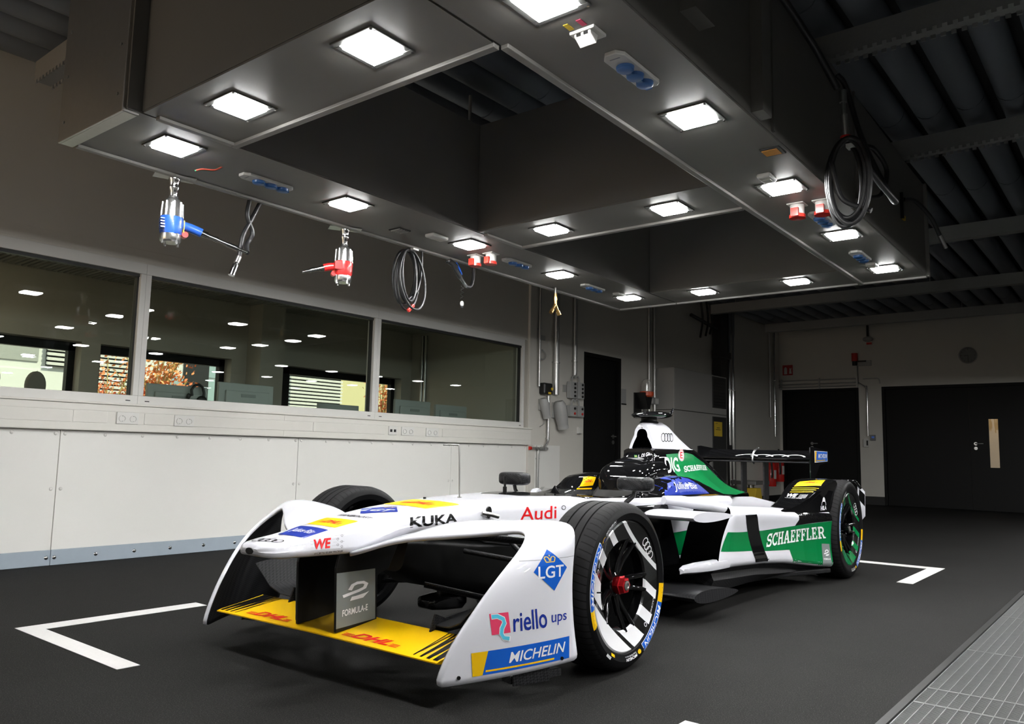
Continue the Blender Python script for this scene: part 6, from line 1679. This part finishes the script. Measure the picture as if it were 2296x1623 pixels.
def dproj(parent, pts, mat, axis='y', s=1, name='livery_panel', off=0.0010, targets=None, seg=0.022):
    """polygon given in two car axes, laid onto the body along the third"""
    tg = [bvh(t) for t in (targets or [parent])]
    def fm(u, v, snap):
        p = Vector((u, s * 1.2, v)) if axis == 'y' else Vector((u, v, 1.4))
        d = Vector((0, -s, 0)) if axis == 'y' else Vector((0, 0, -1))
        if not snap: return Vector((u, 0, v)) if axis == 'y' else Vector((u, v, 0))
        best = None
        for t in tg:
            r = t.ray_cast(p, d)
            if r[0] is not None and (best is None or r[3] < best[3]): best = r
        if best is None:
            for t in tg:
                r = t.find_nearest(p)
                if best is None or r[3] < best[3]: best = r
        n = best[1]
        if n.dot(d) > 0: n = -n
        return best[0] + n * off
    return emit(name, poly(pts) if isinstance(pts, list) else pts, fm, mat, parent, seg)
DHLT = merge(place(T('DHL', 0.35, 0.035), .16, .1, .84, .9), *[rc(.0, y, .15 + y * .05, y + .08) for y in (.12, .28, .44)], *[rc(.86, y, 1.0, y + .08) for y in (.12, .28, .44)])
# ---- nose
decal(nose, [(.957,-.043,.500),(.949,.089,.496),(.839,.089,.517),(.83,-.085,.519)], [(RECT, M_DN), (place(T('Julius Bär'), .12, .30, .88, .72), M_DW)])
decal(nose, [(1.070,-.050,.480),(1.040,.075,.483),(1.005,.075,.489),(1.030,-.055,.487)], [(rings4(.22), M_DK)], 'ring_emblem', seg=.02)
decal(nose, [(.805,-.080,.525),(.81,.087,.523),(.706,.095,.541),(.704,-.092,.542)], [(RECT, M_CY), (place(DHLT, .2, .28, .86, .72), M_DR)])
decal(nose, [(.671,-.067,.549),(.661,.107,.545),(.640,.105,.549),(.638,-.080,.552)], [(T('FANBOOST', .25, .01), M_DK)], 'lettering')
decal(nose, [(.608,-.006,.558),(.511,.101,.567),(.423,.004,.578),(.512,-.104,.567)], [(RECT, M_DN)])
decal(nose, [(.565,-.075,.562),(.530,.080,.563),(.480,.080,.568),(.500,-.075,.570)], [(place(T('LGT', 0, .01), .1, 0, .9, .9), M_DW)], 'lettering', off=.0018)
decal(nose, [(.470,-.022,.571),(.465,.022,.571),(.437,.020,.574),(.440,-.020,.574)], [(merge(thick([(0, .1), (1, .1)], .14), thick([(.05, .1), (0, .8), (.3, .5), (.5, .95), (.7, .5), (1, .8), (.95, .1)], .12)), M_DGD)], 'crown_emblem', off=.0018, seg=.01)
decal(nose, [(.373,-.125,.577),(.394,.136,.576),(.213,.158,.585),(.182,-.150,.588)], [(RECT, M_CY), (place(DHLT, .18, .3, .82, .7), M_DR)])
decal(nose, [(.933,.113,.455),(.801,.131,.456),(.792,.120,.501),(.930,.098,.495)], [(place(T('WE', .18, .035), .10, .08, .60, .88), M_DR),
      (merge(*[thick([(x0, y), (x1, y)], .008) for x0, x1, y in ((0, 1, .0), (0, .1, .25), (.62, .82, .25), (0, .08, .5), (.66, 1, .5), (0, .1, .75), (.64, .82, .75), (0, 1, 1.0))], *[ringsh(cx_, y, .035, .085, .25, 14) for cx_, y in ((.92, .12), (.80, .28), (.92, .5), (.80, .72), (.92, .95))]), M_DK)], 'lettering')
decal(nose, [(.918,.111,.440),(.800,.127,.442),(.802,.131,.4515),(.920,.114,.4495)], [(T('WÜRTH ELEKTRONIK'), M_DK)], 'lettering')
decal(nose, [(.507,.165,.511),(.256,.188,.516),(.256,.182,.555),(.495,.151,.549)], [(T('KUKA', 0, .03), M_DK)], 'lettering')
decal(tub, [(-.118,.222,.508),(-.360,.25,.508),(-.364,.251,.566),(-.124,.226,.566)], [(T('Audi', 0, .006), M_DR)], 'lettering')
decal(tub, [(-.40,.25,.545),(-.43,.255,.545),(-.43,.255,.565),(-.40,.25,.565)], [(ringsh(.5, .5, .5, .5, .25), M_DK)], 'emblem', seg=.01)
dproj(tub, [(-.25,.115),(-.33,.165),(-.44,.205),(-.52,.242),(-.60,.268),(-.75,.288),(-.90,.30),(-.90,-.30),(-.75,-.288),(-.60,-.268),(-.52,-.242),(-.44,-.205),(-.33,-.165),(-.25,-.115)], M_CB, 'z', name='cockpit_cowl')
# ---- front fenders
F = FENL
decal(F, [(.690,.724,.227),(.629,.752,.230),(.636,.746,.294),(.695,.714,.292)], [(RECT, M_DPK), (place(thick([(.08, .86), (.4, .86), (.68, .70), (.72, .5), (.55, .25), (.5, 0), (.6, -.22), (.95, -.30)], .26), 0, 0, 1, 1), M_DW), (thick([(.10, .86), (.4, .86), (.68, .70), (.72, .5), (.55, .25), (.5, 0), (.6, -.20), (.9, -.28)], .18), M_DCY)], 'logo_square')
decal(F, [(.619,.756,.230),(.489,.800,.231),(.499,.798,.298),(.621,.754,.291)], [(T('riello', 0, .012), M_DN)], 'lettering')
decal(F, [(.473,.805,.232),(.405,.820,.236),(.405,.819,.269),(.474,.805,.270)], [(T('ups', 0, .006), M_DN)], 'lettering')
decal(F, [(.543,.777,.413),(.464,.808,.348),(.408,.820,.421),(.479,.785,.483)], [(RECT, M_DB)])
decal(F, [(.527,.782,.390),(.424,.818,.392),(.424,.816,.432),(.524,.780,.430)], [(T('LGT', 0, .012), M_DW)], 'lettering', off=.0018)
decal(F, [(.497,.786,.440),(.458,.801,.441),(.458,.797,.466),(.499,.782,.466)], [(merge(thick([(.1, .06), (.9, .06)], .12), thick([(.12, .06), (0, .55), (.12, .75), (.3, .72), (.42, .5), (.45, .2)], .10), thick([(.88, .06), (1, .55), (.88, .75), (.7, .72), (.58, .5), (.55, .2)], .10), disc(.5, .88, .06, .10, 8)), M_DGD)], 'crown_emblem', off=.0018, seg=.01)
decal(F, [(.751,.698,.107),(.393,.824,.120),(.392,.823,.191),(.754,.693,.178)], [(RECT, M_DB), (merge(poly([(0, 0), (.09, 0), (.15, 1), (0, 1)]), thick([(.12, .15), (.82, .13)], .08)), M_CY), (place(T('MICHELIN', .25, .012), .34, .33, .95, .80), M_DW)])
decal(F, [(.573,.739,.4475),(.372,.825,.4555),(.372,.825,.457),(.573,.739,.449)], [(RECT, M_DGY)], 'panel_joint', off=.0004)
decal(FENR, [(.485,-.600,.538),(.450,-.612,.549),(.418,-.505,.557),(.450,-.495,.549)], [(T('1', 0, .02), M_DK)], 'race_number', seg=.02)
decal(FENR, [(.512,-.62,.538),(.509,-.62,.538),(.480,-.42,.553),(.483,-.42,.553)], [(RECT, M_DK)], 'pinstripe'); decal(FENR, [(.392,-.68,.563),(.390,-.68,.563),(.372,-.49,.565),(.374,-.49,.565)], [(RECT, M_DK)], 'pinstripe')
FE_LOGO = merge(thick([(.26, .66), (.36, .90), (.52, .98), (.74, .97), (.86, .86), (.80, .66), (.60, .56), (.02, .40)], .15), poly([(.28, .10), (.76, .12), (.98, .42), (.84, .36), (.48, .30), (.34, .30)]))
for s in (1,):
    decal(FEP, [(.785,.1145,.255),(.655,.1145,.262),(.655,.1145,.325),(.785,.1145,.325)], [(FE_LOGO, M_DW)], 'logo', off=.0032)
    decal(FEP, [(.782,.1145,.213),(.662,.1145,.220),(.662,.1145,.243),(.782,.1145,.236)], [(T('FORMULA-E', 0, .02), M_DW)], 'lettering', off=.0032)
# ---- front wing stripes and lettering
for s in (1, -1):
    for k in range(4):
        y0 = .600 - .034 * k; w = .020 - .005 * k
        dproj(fwing, [(.83 - .01, s * y0), (.83 - .01, s * (y0 - w)), (.59, s * (y0 - w - .03)), (.59, s * (y0 - .03))], M_DK, 'z', name='wing_stripe')
decal(fwing, [(.806,.135,.157),(.800,.400,.155),(.742,.400,.163),(.748,.135,.165)], [(DHLT, M_DR)], 'lettering')
decal(fwing, [(.800,-.440,.156),(.806,-.170,.158),(.748,-.170,.167),(.742,-.440,.163)], [(DHLT, M_DR)], 'lettering')
# ---- cockpit
JB = [(-1.248,.592),(-1.265,.641),(-1.315,.669),(-1.40,.686),(-1.48,.690),(-1.58,.677),(-1.70,.632),(-1.80,.588)]
dproj(COA, JB, M_DN, name='sponsor_patch')
decal(COA, [(-1.345,.377,.606),(-1.66,.381,.607),(-1.62,.36,.648),(-1.36,.354,.662)], [(place(T('Julius Bär'), 0, 0, 1, 1), M_DW)], 'lettering', off=.0020)
decal(COB, [(-1.271,-.205,.612),(-1.38,-.180,.618),(-1.41,-.173,.669),(-1.341,-.215,.672)], [(RECT, M_CY), (place(DHLT, .2, .35, .85, .7), M_DR)])
decal(COB, [(-1.235,-.205,.598),(-1.37,-.180,.598),(-1.372,-.180,.607),(-1.245,-.205,.606)], [(RECT, M_CY)], 'stripe')
decal(COA, [(-1.335,.215,.672),(-1.36,.23,.676),(-1.31,.24,.652),(-1.29,.22,.640)], [(RECT, M_CY)])
decal(HBK, [(-1.572,.024,.79),(-1.646,.106,.789),(-1.653,.103,.807),(-1.606,.007,.808)], [(T('L. DI GRASSI', .2, .012), M_DW)], 'lettering', seg=.02)
decal(HBK, [(-1.576,-.004,.791),(-1.577,.016,.791),(-1.605,.000,.806),(-1.605,-.019,.806)], [(RECT, P('flag_green', (0.0, 0.18, 0.05), 0.4, noise=0.02)), (poly([(.1, .5), (.5, .1), (.9, .5), (.5, .9)]), M_CY), (disc(.5, .5, .16, .22, 12), M_DN)], 'flag', seg=.02)
decal(HOOP, [(-1.760,.082,.890),(-1.938,.079,.894),(-1.975,.058,.950),(-1.792,.066,.948)], [(rings4(.20), M_DK)], 'ring_emblem', seg=.02)
# ---- engine cover
dproj(ENG, [(-1.80,.815),(-2.10,.828),(-2.20,.820),(-2.44,.765),(-2.56,.715),(-2.62,.690),(-2.72,.640),(-3.0,.56),(-2.46,.556),(-2.1,.575),(-1.84,.575),(-1.80,.62)], M_DGR, name='green_panel')
ENGT = [ENG, HBK]
decal(ENG, [(-1.700,.165,.705),(-1.895,.150,.710),(-1.955,.099,.796),(-1.772,.100,.798)], [(T('DIG', 0, .018), M_DW)], 'lettering', targets=ENGT, off=.0018)
decal(ENG, [(-1.955,.108,.773),(-2.045,.106,.773),(-2.075,.089,.849),(-1.990,.090,.852)], [(disc(.5, .5, .5, .5), M_DW), (ringsh(.5, .5, .46, .46, .10), M_DR), (place(T('E', 0, .03), .28, .22, .72, .78), M_DR)], 'round_emblem', targets=[ENG, HOOP], off=.0024)
decal(ENG, [(-1.935,.155,.704),(-2.47,.075,.713),(-2.49,.062,.748),(-1.985,.127,.742)], [(slab('SCHAEFFLER'), M_DW)], 'lettering', off=.0018)
# ---- side pods
for s in (1, -1):
    pod = PODS[s]
    dproj(pod, [(-1.318,.312),(-1.405,.407),(-1.55,.398),(-1.694,.393),(-1.879,.386),(-2.20,.388),(-2.50,.394),(-2.764,.402),(-2.764,.104),(-2.6,.119),(-2.45,.139),(-2.335,.153),(-2.288,.175),(-2.256,.249),(-1.926,.267),(-1.75,.282),(-1.5,.299)], M_DGR, s=s, name='green_panel')
    dproj(pod, [(-2.330,.3905),(-2.375,.425),(-2.375,.455),(-2.34,.472),(-2.27,.478),(-2.764,.452),(-2.764,.4035),(-2.50,.3955)], M_CB, s=s, name='black_panel')
    dproj(pod, [(-1.764,.201),(-1.95,.192),(-1.78,.484),(-1.614,.488)], M_CB, s=s, name='black_stripe', off=.0016)
    decal(pod, [(-1.926,s*.671,.288),(-2.712,s*.789,.294),(-2.690,s*.79,.371),(-1.959,s*.671,.363)][:4] if s == 1 else [(-2.712,s*.789,.294),(-1.926,s*.671,.288),(-1.959,s*.671,.363),(-2.690,s*.79,.371)], [(slab('SCHAEFFLER'), M_DW)], 'lettering', off=.0022)
    q4 = [(-2.655,s*.78,.122),(-2.75,s*.81,.118),(-2.745,s*.80,.255),(-2.66,s*.785,.262)]
    decal(pod, q4, [(RECT, M_DGY), (place(FE_LOGO, .2, .42, .85, .72), M_DW), (place(T('FORMULA-E', 0, .02), .12, .26, .9, .35), M_DW)], off=.0018)
    dproj(pod, [(-1.47,.575),(-1.9,.575),(-2.55,.575),(-2.55,.5751)], M_DGR, s=s, name='trim_line', off=.0) if False else None
    # tub side panel colours
sp = SPL
dproj(sp, [(-1.17,.55),(-1.52,.55),(-1.52,.405),(-1.215,.400)], M_CW, name='white_panel')
dproj(sp, [(-1.215,.399),(-1.52,.404),(-1.52,.280),(-1.265,.280)], M_DGR, name='green_panel')
dproj(sp, [(-1.265,.279),(-1.52,.279),(-1.52,.216),(-1.292,.216)], M_CW, name='white_panel')
# ---- rear fairing
decal(RFL, [(-2.667,.601,.62),(-2.698,.768,.629),(-2.845,.757,.665),(-2.763,.612,.652)], [(RECT, M_CY), (place(DHLT, .25, .35, .8, .75), M_DR)])
for k in range(3):
    x0 = -2.648 + .026 * k
    dz = interp([(-2.72, .642), (-2.63, .604), (-2.53, .556)], x0)[0]; dz2 = interp([(-2.72, .642), (-2.63, .604), (-2.53, .556)], x0 + .008 + .0)[0]
    decal(RFL, [(x0 + .010, .60, dz2), (x0 - .010, .765 - .01 * k, dz2), (x0 - .018, .765 - .01 * k, dz), (x0, .60, dz)], [(RECT, M_CY)], 'stripe')
decal(RFL, [(-2.508,.589,.549),(-2.513,.728,.538),(-2.575,.735,.578),(-2.573,.590,.577)], [(merge(place(T('WE', .18, .04), .02, .32, .48, .98), place(T('WÜRTH ELEKTRONIK', 0, .01), 0, 0, .8, .22), *[ringsh(.6 + .06 * (k % 6), .2 + .16 * (k // 6) + .03 * (k % 2), .022, .06, .35, 10) for k in range(30)]), M_DW)], 'lettering')
decal(RFL, [(-2.671,.770,.472),(-2.739,.786,.476),(-2.735,.785,.560),(-2.668,.773,.565)], [(merge(place(T('HILA', 0, .04), 0, 0, 1, .32), poly([(.25, .62), (.8, .62), (.72, .85), (.62, .95), (.45, .95), (.33, .85)]), thick([(.15, .36), (.2, .56), (.3, .62)], .06), thick([(.9, .36), (.85, .56), (.75, .62)], .06)), M_DW)], 'emblem')
decal(NPL, [(-3.480,.806,.52),(-3.480,.848,.47),(-3.480,.850,.555),(-3.480,.812,.595)], [(T('1', 0, .04), M_DK)], 'race_number', off=.001)
# ---- rear wing
decal(EPL, [(-3.60,.462,.778),(-3.94,.462,.788),(-3.94,.462,.866),(-3.60,.462,.868)], [(RECT, M_DW), (rc(.02, .04, .98, .96), M_DB), (merge(poly([(.02, .04), (.10, .04), (.15, .96), (.02, .96)]), thick([(.15, .16), (.8, .16)], .07)), M_CY), (place(T('MICHELIN', .25, .012), .26, .34, .95, .76), M_DW)], off=.0008)
for k in range(4):
    yc = -.055 + .125 * k
    pts = ringsh(0, 0, 1, 1, .16, 24, radians(20), radians(160))
    decal(RW, [(-3.50, yc - .10, .808), (-3.50, yc + .10, .808), (-3.62, yc + .10, .842), (-3.62, yc - .10, .842)], [(([(.5 + .5 * a, .9 * b) for a, b in pts[0]], pts[1]), M_DW)], 'ring_emblem', seg=.02)
# ---- tyre and rim lettering
def polar(w, R, b, s, rear):
    k = R / .312
    yv = {}
    prof = [(R - .004, b - .026), (R - .012, b - .013), (R - .024, b - .004), (.245 + (R - .245) * .42, b), (.249, b - .008)]
    def yof(r): 
        return interp([(p[0], p[1]) for p in prof], r)[0]
    def put(sh, a0, a1, r0, r1, mat, name='lettering', off=.0008, rim=False):
        def fm(u, v, snap):
            a = radians(a0 + (a1 - a0) * u); r = r0 + (r1 - r0) * v
            y = (b - .026 + .013 * (r - .172) / .061 if rim else yof(r)) + off
            return Vector((-r * cos(a), s * y, r * sin(a)))
        emit(name, sh, fm, mat, w, .012)
    ra, rb_ = .252 + (R - .312) * .5, .252 + (R - .312) * .5 + .032 * k
    for o0, flip in ((0, 0), (1, 1)):
        if o0 == 0: blue, yel, tx = (141, 192), (192, 206), (189, 143)
        else: blue, yel, tx = (-66, -20), (-20, -4), (-23, -63)
        put(RECT, blue[0], blue[1], ra, rb_, M_DW, 'sponsor_band', .0006)
        put(rc(.01, .06, 1, .94), blue[0], blue[1], ra, rb_, M_DB, 'sponsor_band', .0010)
        put(RECT, yel[0], yel[1], ra, rb_, M_CY, 'sponsor_band', .0008)
        put(T('MICHELIN', .2, .012), tx[0], tx[1], ra + .006, rb_ - .005, M_DW, 'lettering', .0017)
    put(disc(.5, .5, .5, .5), 139, 133, ra + .006, ra + .022, M_CY, 'round_emblem'); put(disc(.6, .35, .35, .35), 139, 133, ra + .006, ra + .022, M_DN, 'round_emblem', .0013)
    put(T('MICHELIN', .2, .02), 131, 113, ra + .012, ra + .022, M_DW); put(T('Total Performance', .2), 131, 112, ra + .004, ra + .010, M_DW)
    put(disc(.5, .5, .5, .5), -70, -75, ra + .006, ra + .022, M_CY, 'round_emblem')
    put(T('MICHELIN', .2, .02), -77, -95, ra + .012, ra + .022, M_DW); put(T('Total Performance', .2), -77, -96, ra + .004, ra + .010, M_DW)
    if not rear:
        put(RECT, 246, 240, ra + .004, ra + .014, M_CY, 'tyre_sticker'); put(RECT, 240, 233, ra + .020, ra + .030, M_DW, 'tyre_sticker')
    put(rings4(.22), 50, 23, .196, .232, M_DW, 'ring_emblem', .0022, True)
    put(T('OZ'), 166, 152, .222, .234, M_DW, 'lettering', .0022, True); put(T('RACING'), -18, -34, .224, .231, M_DW, 'lettering', .0022, True); put(ringsh(.5, .5, .5, .5, .3), -50, -46, .214, .232, M_DW, 'emblem', .0022, True)
polar(WFL, .312, .11, 1, False); polar(WRL, .333, .125, 1, True)
